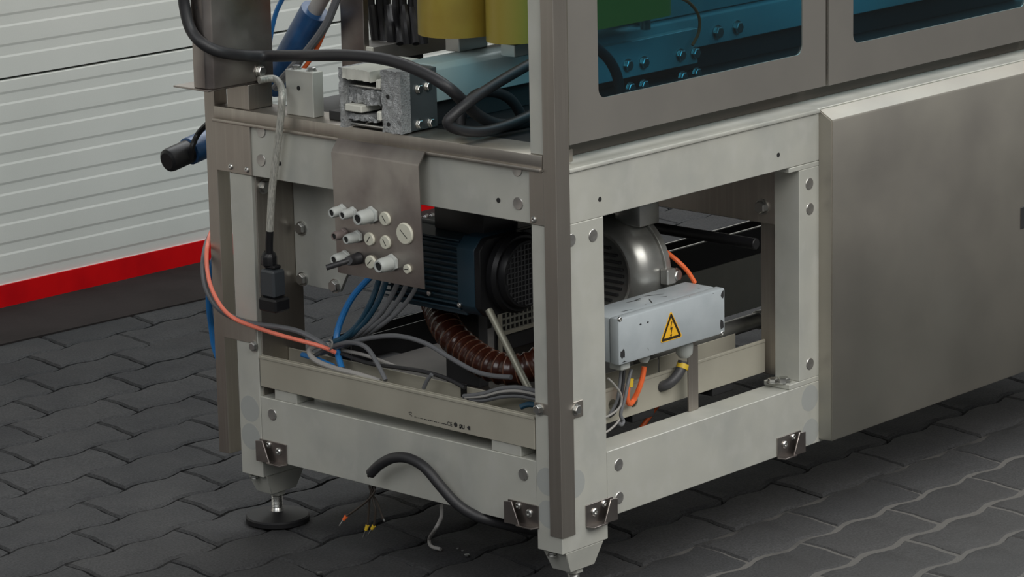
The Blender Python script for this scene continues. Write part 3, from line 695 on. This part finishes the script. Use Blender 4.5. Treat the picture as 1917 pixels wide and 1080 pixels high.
for px, py, w, h in ((1354, 549, .006, .008), (1352, 607, .005, .010), (1165, 664, .006, .009), (1170, 680, .008, .004), (1199, 607, .003, .002), (1213, 603, .003, .002), (1335, 548, .002, .002)):
    cxx, czz = jx(px, py); poly = []
    for k in range(11):
        a = 2*math.pi*k/11; q = rc.uniform(.5, 1.1); poly.append((min(max(cxx+w*q*math.cos(a), X0J+.0032), X1J-.0032), YJ-.00015, min(max(czz+h*q*math.sin(a), Z0J+.0032), Z1J-.0032)))
    obj('paint_chip', MB().prism(poly, (0, .0001, 0)), DARK, jb, sm=False)
for k in range(7):
    cxx = rc.uniform(X0J+.03, X1J-.09); cyy = rc.uniform(YJ+.024, YJ+.066); w = rc.uniform(.006, .016); a0 = rc.uniform(-.5, .9)
    poly = []
    for q in range(12):
        a = 2*math.pi*q/12; rr = rc.uniform(.6, 1.1); u, v = w*rr*math.cos(a), .0014*rr*math.sin(a)
        poly.append((cxx+u*math.cos(a0)-v*math.sin(a0), min(max(cyy+u*math.sin(a0)+v*math.cos(a0), YJ+.022), YJ+.071), Z1J-.00095))
    obj('paint_scratch', MB().prism(poly, (0, 0, .0001)), DARK, jb, sm=False)
bx('support_bar', (.3323, .3545, .0416, .0446, .2146, .312), SS, jb, None, .0004)
bx('support_bar_top', (.3323, .3545, .0446, .080, .3120, .3258), SS, jb, None, .0004)
g1 = P(1281, 665, 'y', .05); obj('outlet_gland', MB().lathe([(.008, -.018), (.0125, -.012), (.0135, 0), (.0120, .010)], (g1.x, .05, .3150), (0, 0, 1), 20), GLAND, jb)
bx('gland_block', (.168, .188, .03, .055, .3130, .3258), GLAND, jb, None, .002)
obj('outlet_gland', MB().lathe([(.006, -.012), (.009, -.006), (.009, .004)], (P(1206, 690, 'y', .05).x, .05, .3205), (0, 0, 1), 18), GLAND, jb)

# ------------------------------------------------------------------ things on the far side
fbx = thing('wiring_tray', 'long black open tray lying on the far lower beam', 'tray', (1.1, .633, .2146))
bx('tray_wall', (.20, 1.60, .612, .614, .2146, .262), DARKP, fbx, None, 0); bx('tray_wall', (.20, 1.60, .653, .655, .2146, .262), DARKP, fbx, None, 0)
bx('tray_base', (.20, 1.60, .614, .653, .2146, .218), DARKP, fbx, None, 0)
bx('tray_rim', (.65, 1.60, .6115, .6145, .262, .264), STEEL, fbx, None, 0); bx('tray_rim', (.65, 1.60, .6525, .6555, .262, .264), STEEL, fbx, None, 0)
ba, bb_ = P(1190, 420, 'x', .5), P(1416, 457, 'x', .5)
tag(obj('black_bar', MB().cyl(ba, bb_, .0085, 20, bev=.001), BLACKG), 'black round bar running from the blower towards the second post', 'bar')

# ------------------------------------------------------------------ cut-off conveyor rail on the table
YR = .281; ZR0, ZR1 = .6575, .744
cr_ = thing('conveyor_rail', 'sawn-off conveyor rail with rough cut end resting on the frame table', 'rail', (.3, .33, ZR0))
def rough(d, seed, n=7, amp=.0022):
    """a block whose cut end (low x side) is ragged"""
    x0, x1, y0, y1, z0, z1 = d; rnd = random.Random(seed); mb = MB(); bm = mb.bm
    ny = max(2, int((y1-y0)/.004)); nz = max(2, int((z1-z0)/.006))
    g = [[bm.verts.new((x0+rnd.uniform(-amp, amp), y0+(y1-y0)*i/ny+(rnd.uniform(-1, 1)*amp*.6 if 0 < i < ny else 0), z0+(z1-z0)*j/nz+(rnd.uniform(-1, 1)*amp*.6 if 0 < j < nz else rnd.uniform(-.3, .6)*amp*(1 if j else -1)))) for j in range(nz+1)] for i in range(ny+1)]
    for i in range(ny):
        for j in range(nz): bm.faces.new((g[i][j], g[i+1][j], g[i+1][j+1], g[i][j+1]))
    ring = [g[i][0] for i in range(ny+1)]+[g[ny][j] for j in range(1, nz+1)]+[g[i][nz] for i in range(ny-1, -1, -1)]+[g[0][j] for j in range(nz-1, 0, -1)]
    back = [bm.verts.new((x1, v.co.y, min(max(v.co.z, z0), z1))) for v in ring]; N = len(ring)
    for k in range(N): bm.faces.new((ring[k], ring[(k+1) % N], back[(k+1) % N], back[k]))
    bm.faces.new(back[::-1]); return mb
obj('cast_block', rough((-.012, .008, YR, YR+.038, ZR0, ZR1+.002), 3), ROUGHAL, cr_, 'rough grey cut face')
bx('bolted_plate', (.0082, .064, YR+.001, YR+.037, ZR0, ZR1), mat('grey_plate', (.10, .115, .12), .5, .45), cr_)
obj('channel_web', rough((-.022, .10, .3865, .394, ZR0, ZR1), 5, amp=.0015), ROUGHAL, cr_)
obj('channel_top', rough((-.022, .10, .330, .3865, ZR1-.015, ZR1), 8, amp=.0015), WHITEP, cr_)
obj('channel_core', rough((-.010, .10, .3225, .3865, ZR0+.036, ZR0+.056), 9, amp=.004), ROUGHAL, cr_)
obj('channel_core', rough((-.012, .10, .330, .3865, ZR0+.012, ZR0+.020), 12, amp=.003), ROUGHAL, cr_)
bx('slide_bar', (-.020, .12, .352, .386, ZR0+.024, ZR0+.0345), WHITEP, cr_, None, .0015)
for z in (ZR0+.004, ZR0+.060): obj('tie_rod', MB().cyl((-.006, .3195, z), (-.006, .3864, z), .0028, 12), STEEL, cr_)
for z in (ZR0+.022, ZR0+.068): bx('wear_pad', (-.016, .02, .3185, .327, z-.007, z+.007), WHITEP, cr_, None, .002)
for px, py in ((783, 166), (784, 232), (800, 161), (806, 229)): put('hex_bolt', HXM, P(px, py, 'y', YR+.001), 'y', cr_, .85)
for z in (ZR0+.012, ZR0+.052): obj('end_hole', MB().lathe([(.0032, 0), (.0032, .0004), (0, .0004)], (-.0135, YR+.024, z), (-1, 0, 0), 14, False), HOLE, cr_)
bm_ = thing('conveyor_beam', 'pale blue painted conveyor beam running through the machine', 'beam', (.8, .31, ZR0))
obj('beam_body', MB().prism([(.0645, YR+.004, .692), (.0645, YR+.004, .738), (.0645, YR+.012, .746), (.0645, YR+.062, .746), (.0645, YR+.062, .692)], (1.5, 0, 0), .001), BLUEG, bm_)
bx('beam_web', (.0645, 1.56, YR+.02, YR+.05, .6548, .692), DARK, bm_)
def qx(px, py, y): return P(px, py, 'y', y)
a = qx(1128, 140, YR-.012); b_ = qx(1306, 92, YR-.012)
bx('joint_plate', (a.x-.01, b_.x, YR-.012, YR+.0035, .672, .7265), BLUEG, bm_)
for px, py in ((1174, 122), (1204, 117), (1273, 103), (1300, 99), (1203, 160), (1178, 165), (1276, 144), (1302, 137)): put('hex_bolt', HXM, qx(px, py, YR-.012), 'y', bm_, 1.15)
for px, py in ((1342, 60), (1379, 51)): put('hex_bolt', HXM, qx(px, py, YR+.004), 'y', bm_, 1.3)
bx('upper_rail', (.52, 1.56, YR+.006, YR+.05, .7465, .80), BLUEG, bm_)
# grip belts: upright loops around vertical pulleys
def belt(label, cx0, cx1, cy, r, z0, z1, m, grp=None):
    t = thing('grip_belt', label, 'belt', ((cx0+cx1)/2, cy, z0))
    pts = []
    for k in range(17): a = math.pi/2+math.pi*k/16; pts.append((cx0+r*math.cos(a), cy+r*math.sin(a)))
    for k in range(17): a = -math.pi/2+math.pi*k/16; pts.append((cx1+r*math.cos(a), cy+r*math.sin(a)))
    inn = []
    for x, y in pts:
        c = Vector((cx0 if x < (cx0+cx1)/2 else cx1, cy)); d = Vector((x, y))-c; inn.append(tuple(c+d*(1-.004/r)))
    obj('belt_loop', MB().sheet(pts, [inn], ((0, 0, z0), (1, 0, 0), (0, 1, 0), (0, 0, 1)), z1-z0), m, t)
    for x in (cx0, cx1):
        pu = obj('pulley', MB().cyl((x, cy, z0+.004), (x, cy, z1-.004), r-.0045, 32), DARK, t)
        obj('pulley_shaft', MB().cyl((x, cy, .7465), (x, cy, z0+.004), .008, 16), STEEL, pu)
    bx('belt_bracket', (cx0-.012, cx0+.05, cy-.014, cy+.014, .7466, z0-.004), STEEL, t, None, .001)
    bx('belt_guide', (cx0+.03, cx1-.03, cy-.02, cy+.02, z0-.004, z0+.02), DARK, t)
    return t
B2 = P(926, 78, 'y', .250); B1 = P(803, 55, 'x', .13)
belt('lemon yellow upright belt loop behind the corner post', B2.x+.035, .485, .246, .039, .7690, .99, YEL2)
b1c = P(864, 68, 'z', .7720)
belt('amber upright belt loop further in on the conveyor', b1c.x+.018, .62, b1c.y+.025, .058, .7730, 1.02, YEL)
# second pale rail behind
br = thing('rear_rail', 'grey flat rail behind the amber belt with white end pad', 'rail', (.5, .5, .655))
e0 = P(657, 95, 'z', .725); e1 = P(700, 103, 'z', .725)
bx('rail_body', (e1.x, 1.5, e1.y, e0.y, .712, .737), mat('grey_rail_paint', (.17, .165, .155), .2, .5), br); bx('end_pad', (e1.x-.004, e1.x, e1.y, e0.y, .714, .737), WHITEP, br)
for x in (.25, .9, 1.4): bx('rail_leg', (x, x+.03, e1.y+.005, e1.y+.03, .6547, .7118), DARK, br)
vp = thing('upright_bar', 'tall flat grey upright behind the sawn-off rail', 'upright', (.2, .53, .655))
u0 = P(640, 132, 'x', .16); u1 = P(683, 132, 'x', .16)
bx('bar_body', (.16, .172, u1.y, u0.y, .6547, 1.5), SSP, vp, None, .001)
# aluminium block on the ledge
ab = thing('clamp_block', 'small pale aluminium block with a drilled hole and two bolts on the ledge', 'block', (.025, .51, .6552))
bx('block_body', (.012, .034, .4835, .541, .6552, .7225), ALU, ab, None, .001)
for y in (.496, .528): put('hex_bolt', HXM, Vector((.023, y, .7225)), 'z', ab, .9)
put('drilled_hole', HOM, P(559, 165, 'x', .012), 'x', ab, 1.0)
# small plate with screw to the left of the rail
sb = thing('stop_plate', 'small dark stop plate with a nut beside the sawn-off rail', 'plate', (.03, .43, .6552))
bx('stop_body', (.02, .10, .405, .46, .6552, .668), DARK, sb); bx('stop_lug', (.015, .03, .397, .412, .668, .690), ROUGHAL, sb, None, .002)

# ------------------------------------------------------------------ cables
def cable(name, label, pts, r, m, cat='cable', group=None, n=10, sub=7, flat=None):
    p = [P(*q) if len(q) == 4 else Vector(q) for q in pts]
    return tag(obj(name, MB().tube(p, r, n, sub, flat=flat), m), label, cat, group)
cable('power_cable', 'thick black cable arching across the open end past the riser column', [(338, -420, 'x', c0.x-.012), (340, -150, 'x', c0.x-.012), (343, -25, 'x', c0.x-.012), (346, 15, 'x', c0.x-.011), (357, 55, 'x', c0.x-.010), (380, 82, 'x', c0.x-.006), (415, 98, 'y', c0.y-.010), (460, 104, 'y', c0.y-.010), (510, 105, 'y', c0.y-.03), (580, 104, 'x', -.025), (660, 104, 'x', -.03), (730, 113, 'x', -.025), (790, 135, 'x', -.022), (840, 165, 'x', -.012), (872, 195, 'y', .19), (897, 217, 'y', .19), (930, 232, 'y', .188), (970, 232, 'y', .186), (1015, 215, 'y', .184)], .0086, BLACK, n=16)
cable('coiled_cable', 'thick black cable looped on the table beside the corner post', [(1015, 108, 'y', .17), (985, 124, 'y', .17), (930, 156, 'y', .17), (885, 186, 'y', .17), (852, 212, 'y', .175), (838, 230, 'y', .18), (860, 243, 'y', .175), (905, 246, 'y', .165), (955, 232, 'y', .16), (1010, 208, 'y', .16)], .0078, BLACK, n=16)
cable('coiled_cable', 'black cable hoop lying behind the other loops on the table', [(862, 236, 'y', .22), (868, 205, 'y', .22), (890, 178, 'y', .22), (920, 172, 'y', .22), (950, 182, 'y', .22), (970, 205, 'y', .22), (985, 240, 'y', .22)], .0078, BLACK, n=14)
cable('power_cable', 'thick black cable hanging behind the teal window', [(1085, 60, 'y', .16), (1115, 88, 'y', .16), (1140, 112, 'y', .16), (1156, 145, 'y', .16), (1160, 185, 'y', .16), (1158, 215, 'y', .16)], .0078, BLACK, n=14)
cable('patch_wire', 'orange looped wire behind the teal window', [(1262, -8, 'y', .25), (1290, 5, 'y', .25), (1308, 30, 'y', .25), (1308, 60, 'y', .25), (1296, 85, 'y', .25)], .0025, ORANGE)
# braided lead with plug
bl_ = thing('braided_lead', 'flat braided grey lead with a black plug hanging at the left post', 'cable', P(500, 590, 'x', -.015))
obj('braid', MB().tube([P(*q) for q in ((485, 150, 'y', .604), (508, 147, 'y', .598), (521, 153, 'y', .58), (528, 172, 'x', -.012), (526, 215, 'x', -.016), (521, 260, 'x', -.016), (515, 310, 'x', -.016), (509, 360, 'x', -.016), (505, 437, 'x', -.016))], .0056, 12, 7), BRAID, bl_)
def dbox(px0, py0, px1, py1, xf, dx, m, name, bev=.002):
    a = P(px0, py0, 'x', xf); b = P(px1, py1, 'x', xf)
    return bx(name, (xf, xf+dx, min(a.y, b.y), max(a.y, b.y), min(a.z, b.z), max(a.z, b.z)), m, bl_, None, bev)
obj('boot', MB().tube([P(505, 432, 'x', -.016), P(504, 455, 'x', -.016), P(504, 474, 'x', -.016)], .006, 14, 4), BLACKG, bl_)
obj('plug_collar', MB().lathe([(.010, 0), (.0122, .002), (.0122, .013), (.010, .019), (.007, .022)], P(504, 497, 'x', -.014), (0, 0, 1), 10), BLACKG, bl_)
dbox(493, 495, 513, 506, -.022, .016, BLACKG, 'plug_neck')
dbox(485, 504, 513, 560, -.030, .026, mat('dark_slate_plastic', (.035, .04, .045), 0, .4), 'plug_body', .003)
dbox(482, 556, 516, 588, -.034, .032, BLACKG, 'plug_hood', .003)
# salmon and grey leads looping round the strip
cable('salmon_cable', 'salmon coloured cable looping round the left strip into the frame', [(404, 420, 'y', .74), (393, 440, 'y', .735), (387, 470, 'x', -.012), (388, 505, 'x', -.022), (396, 540, 'x', -.026), (415, 575, 'x', -.022), (440, 597, 'x', -.012), (480, 613, 'x', -.006), (520, 626, 'x', -.004), (560, 637, 'x', 0), (600, 648, 'x', .012), (628, 660, 'x', .03)], .0033, PINK)
cable('grey_cable', 'grey sheathed cable looping beside the salmon one', [(402, 430, 'y', .75), (388, 452, 'y', .745), (381, 485, 'x', -.010), (381, 515, 'x', -.020), (388, 545, 'x', -.022), (408, 576, 'x', -.018), (440, 596, 'x', -.006), (480, 607, 'x', -.001), (520, 612, 'x', .006), (560, 621, 'x', .012), (598, 640, 'x', .02), (620, 655, 'x', .03)], .0042, GREYC)
cable('blue_tube', 'blue tube hanging down behind the left strip', [(402, 480, 'y', .712), (394, 520, 'y', .74), (391, 550, 'y', .77), (392, 580, 'y', .785), (396, 610, 'y', .80), (402, 650, 'y', .80), (420, 700, 'y', .78)], .0052, BLUET)
# tubes and cables inside
cable('blue_tube', 'bright blue air tube curving down inside the frame', [(715, 500, 'x', .09), (690, 522, 'x', .08), (660, 556, 'x', .07), (640, 595, 'x', .06), (630, 630, 'x', .05), (632, 660, 'x', .04), (640, 690, 'x', .03)], .0050, BLUET)
cable('blue_tube', 'bright blue tube end lying in the trunking', [(566, 664, 'x', .035), (590, 671, 'x', .03), (625, 686, 'x', .028)], .004, BLUET)
for k, (d, m, lb) in enumerate(((0, BLUED, 'dark blue air tube next to the bright one'), (14, BLUED, 'dark blue air tube between the bright tube and grey cables'), (36, GREYC, 'grey cable beside the dark blue tubes under the gland plate'), (54, GREYC, 'grey cable hanging below the middle of the gland plate'), (74, GREYC, 'grey cable hanging nearest the motor below the gland plate'))):
    cable('air_tube' if m is BLUED else 'grey_cable', lb, [(714+d, 500, 'x', .075), (706+d, 535, 'x', .07), (690+d*.85, 575, 'x', .06), (668+d*.6, 610, 'x', .055), (640+d*.25, 634+2*k, 'x', .045+.008*k), (606+3*k, 646+5*k, 'x', .034+.009*k)], .0046-.0003*k, m)
cable('grey_cable', 'long grey cable arching above the trunking to the brown hose', [(600, 662, 'x', .035), (640, 647, 'x', .04), (690, 633, 'x', .045), (745, 629, 'x', .05), (795, 642, 'x', .055), (840, 668, 'x', .055), (885, 693, 'x', .055), (920, 703, 'x', .055), (957, 706, 'x', .055)], .0036, GREYC)
cable('grey_cable', 'grey cable bending down into the trunking', [(585, 668, 'x', .03), (620, 650, 'x', .035), (655, 641, 'x', .035), (685, 650, 'x', .03), (705, 678, 'x', .02), (722, 712, 'x', .012)], .0036, GREYC)
cable('grey_cable', 'taupe cable looping back over the trunking rim', [(618, 645, 'x', .03), (592, 648, 'x', .022), (579, 657, 'x', .016), (590, 674, 'x', .01), (625, 689, 'x', .007), (668, 700, 'x', .008), (712, 714, 'x', .016)], .0042, GREYL)
cable('grey_cable', 'dark grey cable stretched along the trunking', [(640, 662, 'x', .04), (690, 680, 'x', .04), (740, 687, 'x', .04), (790, 695, 'x', .04), (835, 708, 'x', .045), (870, 726, 'x', .045)], .0032, BLACK)
cable('grey_cable', 'pale cable lying beside the dark one along the trunking', [(640, 655, 'x', .05), (680, 664, 'x', .05), (715, 676, 'x', .05), (750, 690, 'x', .048)], .0028, GREYL)
cable('grey_cable', 'short grey wire end standing in the trunking', [(808, 701, 'x', .03), (800, 712, 'x', .03), (793, 727, 'x', .03)], .003, GREYC)
tie = MB().tube([P(617, 636, 'x', .02), P(622, 640, 'x', .012), P(620, 652, 'x', .015), P(614, 655, 'x', .03), P(614, 640, 'x', .045), P(617, 636, 'x', .02)], .0014, 6, 4); tag(obj('cable_tie', tie, GREYL), 'pale cable tie round the bundle at the trunking', 'cable tie')
for k, (m, dy, lb) in enumerate(((GREYC, 0, 'uppermost grey cable of the bundle at the corner post'), (GREYL, 6, 'pale cable in the bundle at the corner post'), (BLACK, 10, 'black cable in the bundle at the corner post'), (GREYC, 15, 'lowest grey cable of the bundle at the corner post'))):
    cable('grey_cable', lb, [(868+4*k, 742+dy*.3, 'x', .03), (905, 737+dy*.8, 'x', .03), (940, 727+dy, 'x', .03), (975, 726+dy, 'x', .03), (1012, 734+dy, 'x', .03)], .0034, m)
cable('blue_tube', 'blue tube tip beside the corner post in the trunking', [(975, 762, 'x', .02), (990, 757, 'x', .025), (1012, 760, 'x', .03)], .0042, BLUED)
ck = thing('edge_clip', 'black clip on the back rim of the trunking', 'clip', P(870, 735, 'x', .062))
cq = P(870, 722, 'x', .062); bx('clip_body', (.0585, .0655, cq.y-.006, cq.y+.006, .262, .2835), BLACKG, ck, None, .001)
# loose ends under the frame
cable('cut_cable', 'thick black cut cable arching out from under the frame', [(694, 886, 'x', -.03), (712, 869, 'x', -.03), (737, 857, 'x', -.03), (765, 858, 'x', -.028), (795, 875, 'x', -.026), (825, 910, 'x', -.022), (852, 940, 'x', -.016), (880, 960, 'x', -.006), (920, 975, 'x', .012), (985, 990, 'x', .06), (1040, 1000, 'x', .12)], .0078, BLACK, n=16)
tip = P(694, 886, 'x', -.03); td = (tip-P(712, 869, 'x', -.03)).normalized()
cw = thing('cut_cores', 'green and pale cut cores showing in the cable end', 'wire', tip)
for k, m in enumerate((mat('green_core', (.25, .34, .05), 0, .5), GREYL, COPPER)):
    a = 2*math.pi*k/3+1.2; q = tip+Vector((0, math.cos(a), math.sin(a)))*.0036; obj('core', MB().cyl(q-td*.004, q+td*.004, .0023, 10), m, cw)
FL = .0015
def wire(lb, pts, end, m=COPPER, tipc=None):
    t = thing('loose_wire', lb, 'wire', P(*pts[-1]))
    obj('sheath', MB().tube([P(*q) for q in pts], .0016, 8, 5), m, t)
    a = P(*pts[-1]); b = P(*end); d = (b-a)
    obj('ferrule_collar', MB().cyl(a, a+d*.4, .0030, 12, .0024), tipc or YMARK, t); obj('ferrule_pin', MB().cyl(a+d*.4, b, .0013, 8), STEEL, t)
wire('brown wire with orange ferrule pointing left under the frame', [(712, 893, 'x', .03), (700, 905, 'x', .02), (702, 918, 'x', .015), (690, 935, 'x', .01), (665, 955, 'x', .005), (648, 966, 'x', .0)], (636, 984, 'x', -.004), tipc=ORANGE)
wire('dark wire with yellow ferrule hanging straight under the frame', [(708, 893, 'x', .03), (697, 910, 'x', .02), (692, 935, 'x', .016), (690, 960, 'x', .014), (688, 983, 'x', .012)], (680, 1006, 'x', .01))
wire('dark wire with yellow ferrule hanging under the frame right of its twin', [(714, 890, 'x', .03), (704, 908, 'x', .022), (696, 925, 'x', .018), (703, 955, 'x', .016), (700, 984, 'x', .014)], (690, 1000, 'x', .012))
wire('dark wire curling from the bundle under the frame', [(704, 893, 'x', .03), (692, 908, 'x', .02), (697, 925, 'x', .02), (706, 940, 'x', .02), (716, 968, 'x', .02)], (720, 976, 'x', .02), tipc=COPPER)
cable('grey_wire', 'grey wire end curled on the pavers under the frame', [(826, 945, 'x', .05), (826, 968, 'x', .04), (814, 992, 'x', .03), (804, 1008, 'z', .004), (807, 1022, 'z', .004), (825, 1028, 'z', .004)], .0028, GREYL)
for k, (px, py, r, lb) in enumerate(((857, 1028, .0022, 'tiny bright screw by the grey wire end'), (866, 1032, .0018, 'tiny bright nut between two screws on the pavers'), (874, 1042, .0042, 'small bright nut on the pavers under the beam'), (598, 1076, .0045, 'small rusty nut on the pavers in front of the round foot'))):
    q = P(px, py, 'z', 0); tag(obj('loose_nut', MB().lathe([(r*.95, .0006), (r, .001), (r, r*.9), (r*.5, r), (r*.45, r*.4), (0, r*.4)], (q.x, q.y, 0), (.1, .1, 1), 6, False), STEEL), lb, 'nut')
# wires at the junction box
cable('orange_cable', 'orange cable from the blower down to the junction box', [(1228, 460, 'y', .13), (1245, 470, 'y', .12), (1270, 490, 'y', .10), (1288, 509, 'y', .09), (1301, 530, 'y', .082)], .0036, ORANGE)
cable('orange_cable', 'orange cable looping under the junction box into the trunking hole', [(1206, 686, 'y', .05), (1203, 705, 'y', .05), (1196, 728, 'y', .052), (1186, 749, 'y', .058), (1179, 756, 'y', .056), (1174, 748, 'y', .054), (1175, 728, 'y', .052), (1180, 715, 'y', .052)], .0040, ORANGE)
cable('orange_cable', 'orange cable running out below the inner trunking', [(1242, 745, 'y', .14), (1230, 760, 'y', .14), (1212, 785, 'y', .14), (1198, 805, 'y', .14), (1188, 830, 'y', .14)], .0036, ORANGE)
cv = thing('conduit_elbow', 'dark grey conduit with yellow tag bending into the trunking slot', 'conduit', P(1262, 715, 'y', .055))
obj('conduit', MB().tube([P(*q) for q in ((1279, 676, 'y', .05), (1275, 690, 'y', .05), (1266, 705, 'y', .051), (1252, 718, 'y', .056), (1236, 724, 'y', .068), (1225, 728, 'y', .085))], .0075, 16, 8, rfun=lambda t: .0078), CONDUIT, cv)
obj('yellow_tag', MB().tube([P(1279, 681, 'y', .05), P(1276, 690, 'y', .05)], .0092, 16, 2), YMARK, cv)
for k, (pts, m, r, lb) in enumerate((
    ([(1163, 690, 'y', .05), (1160, 720, 'y', .05), (1155, 750, 'y', .05), (1142, 775, 'y', .055)], GREYC, .0024, 'dark wire dropping from the left end of the junction box'),
    ([(1168, 690, 'y', .052), (1166, 720, 'y', .05), (1160, 752, 'y', .05), (1150, 772, 'y', .056), (1140, 780, 'y', .06)], BLACK, .0026, 'black wire next to the yellow taped one'),
    ([(1182, 692, 'y', .052), (1176, 715, 'y', .05), (1170, 745, 'y', .048), (1162, 775, 'y', .048), (1167, 788, 'y', .046), (1163, 795, 'y', .045), (1157, 790, 'y', .046)], GREYC, .0028, 'grey wire ending in a small hook'),
    ([(1138, 708, 'y', .045), (1150, 720, 'y', .042), (1163, 740, 'y', .04), (1160, 762, 'y', .04), (1140, 778, 'y', .042), (1125, 782, 'y', .045)], GREYL, .0016, 'thin pale wire loop beside the corner post'),
    ([(1160, 785, 'y', .045), (1150, 797, 'y', .046), (1136, 808, 'y', .048), (1120, 815, 'y', .05)], GREYL, .0016, 'thin pale wire running behind the corner post'))):
    cable('thin_wire', lb, pts, r, m)
yt = P(1180, 716, 'y', .0505); tag(obj('tape_marker', MB().cyl((yt.x-.001, .0505, yt.z-.006), (yt.x+.001, .0505, yt.z+.006), .0045, 14), YMARK), 'yellow tape marker on the wire under the junction box', 'tape')
# hoses and cables behind the riser column
bs = [(505, 160, 'x', .13), (535, 118, 'x', .13), (565, 65, 'x', .13), (590, 20, 'x', .13)]
sv = thing('sleeved_hose', 'thick hose in crumpled blue sleeve slanting behind the riser column', 'hose', P(*bs[0]))
obj('sleeve', MB().tube([P(*q) for q in bs], .0225, 20, 6), BLUES, sv)
obj('hose_core', MB().tube([P(*q) for q in ((585, 28, 'x', .13), (606, -10, 'x', .13), (640, -70, 'x', .13), (655, -180, 'x', .14), (650, -420, 'x', .14))], .012, 16, 4), GREYL, sv)
cable('grey_cable', 'grey cable strapped along the blue sleeved hose', [(515, 165, 'x', .10), (540, 135, 'x', .10), (575, 95, 'x', .10), (605, 55, 'x', .10), (622, 20, 'x', .10), (640, -40, 'x', .10), (652, -180, 'x', .11), (645, -420, 'x', .11)], .0062, GREYC)
cable('orange_cable', 'orange cable slanting behind the riser column', [(552, 145, 'x', .11), (575, 120, 'x', .11), (596, 85, 'x', .11), (612, 45, 'x', .11), (624, 5, 'x', .11), (634, -40, 'x', .11), (642, -180, 'x', .12), (636, -420, 'x', .12)], .0034, ORANGE)
cable('blue_tube', 'blue tube curving up behind the riser column', [(505, 80, 'x', .16), (510, 50, 'x', .16), (518, 20, 'x', .16), (532, -10, 'x', .16), (550, -60, 'x', .16), (560, -180, 'x', .16), (556, -420, 'x', .16)], .0038, BLUET)
for k in range(7):
    x = 700+k*15; cable('black_cable', 'black cable hanging in a row beside the amber belt', [(x-14+3*(k % 2), -420, 'x', .22+.01*(k % 3)), (x-8+3*(k % 2), -30, 'x', .22+.01*(k % 3)), (x-4, 15, 'x', .22+.01*(k % 3)), (x, 50, 'x', .22+.01*(k % 2)), (x+4, 82, 'x', .22)], .0072-.0012*(k % 2), BLACK, group='black cables hanging beside the belt')
# hanging hand plug by the garage door
hp = thing('hanging_connector', 'black and dark blue round connector hanging outside the left strip', 'connector', P(345, 295, 'y', .78))
h0, h1 = P(312, 302, 'y', .78), P(352, 284, 'y', .78); h2 = P(400, 266, 'y', .78)
d = (h1-h0).normalized()
obj('connector_cap', MB().lathe([(.013, 0), (.0175, .003), (.0185, .008), (.0185, (h1-h0).length), ], h0, d, 28), BLACKG, hp)
obj('connector_body', MB().lathe([(.0165, 0), (.0215, .002), (.0215, (h2-h1).length)], h1, d, 28), BLUES, hp)
obj('strap', MB().tube([P(*q) for q in ((357, 298, 'y', .765), (360, 275, 'y', .757), (370, 252, 'y', .757), (384, 236, 'y', .74), (398, 224, 'y', .712), (404, 218, 'y', .702))], .0045, 10, 6), BLACKG, hp)

pe0, pe1 = P(1325, 628, 'y', .16), P(1421, 598, 'y', .16)
pi_ = thing('capped_pipe', 'grey capped pipe lying behind the junction box', 'pipe', (pe1.x, .16, pe1.z-.02))
obj('pipe_tube', MB().cyl((.33, .16, pe0.z), (pe1.x, .16, pe0.z), .0125, 24), CAST, pi_); obj('pipe_cap', MB().cyl((pe1.x-.004, .16, pe0.z), (pe1.x+.008, .16, pe0.z), .0150, 24, bev=.001), CAST, pi_)
bx('pipe_saddle', (.43, .46, .15, .17, .2302, pe0.z-.012), DARK, pi_)

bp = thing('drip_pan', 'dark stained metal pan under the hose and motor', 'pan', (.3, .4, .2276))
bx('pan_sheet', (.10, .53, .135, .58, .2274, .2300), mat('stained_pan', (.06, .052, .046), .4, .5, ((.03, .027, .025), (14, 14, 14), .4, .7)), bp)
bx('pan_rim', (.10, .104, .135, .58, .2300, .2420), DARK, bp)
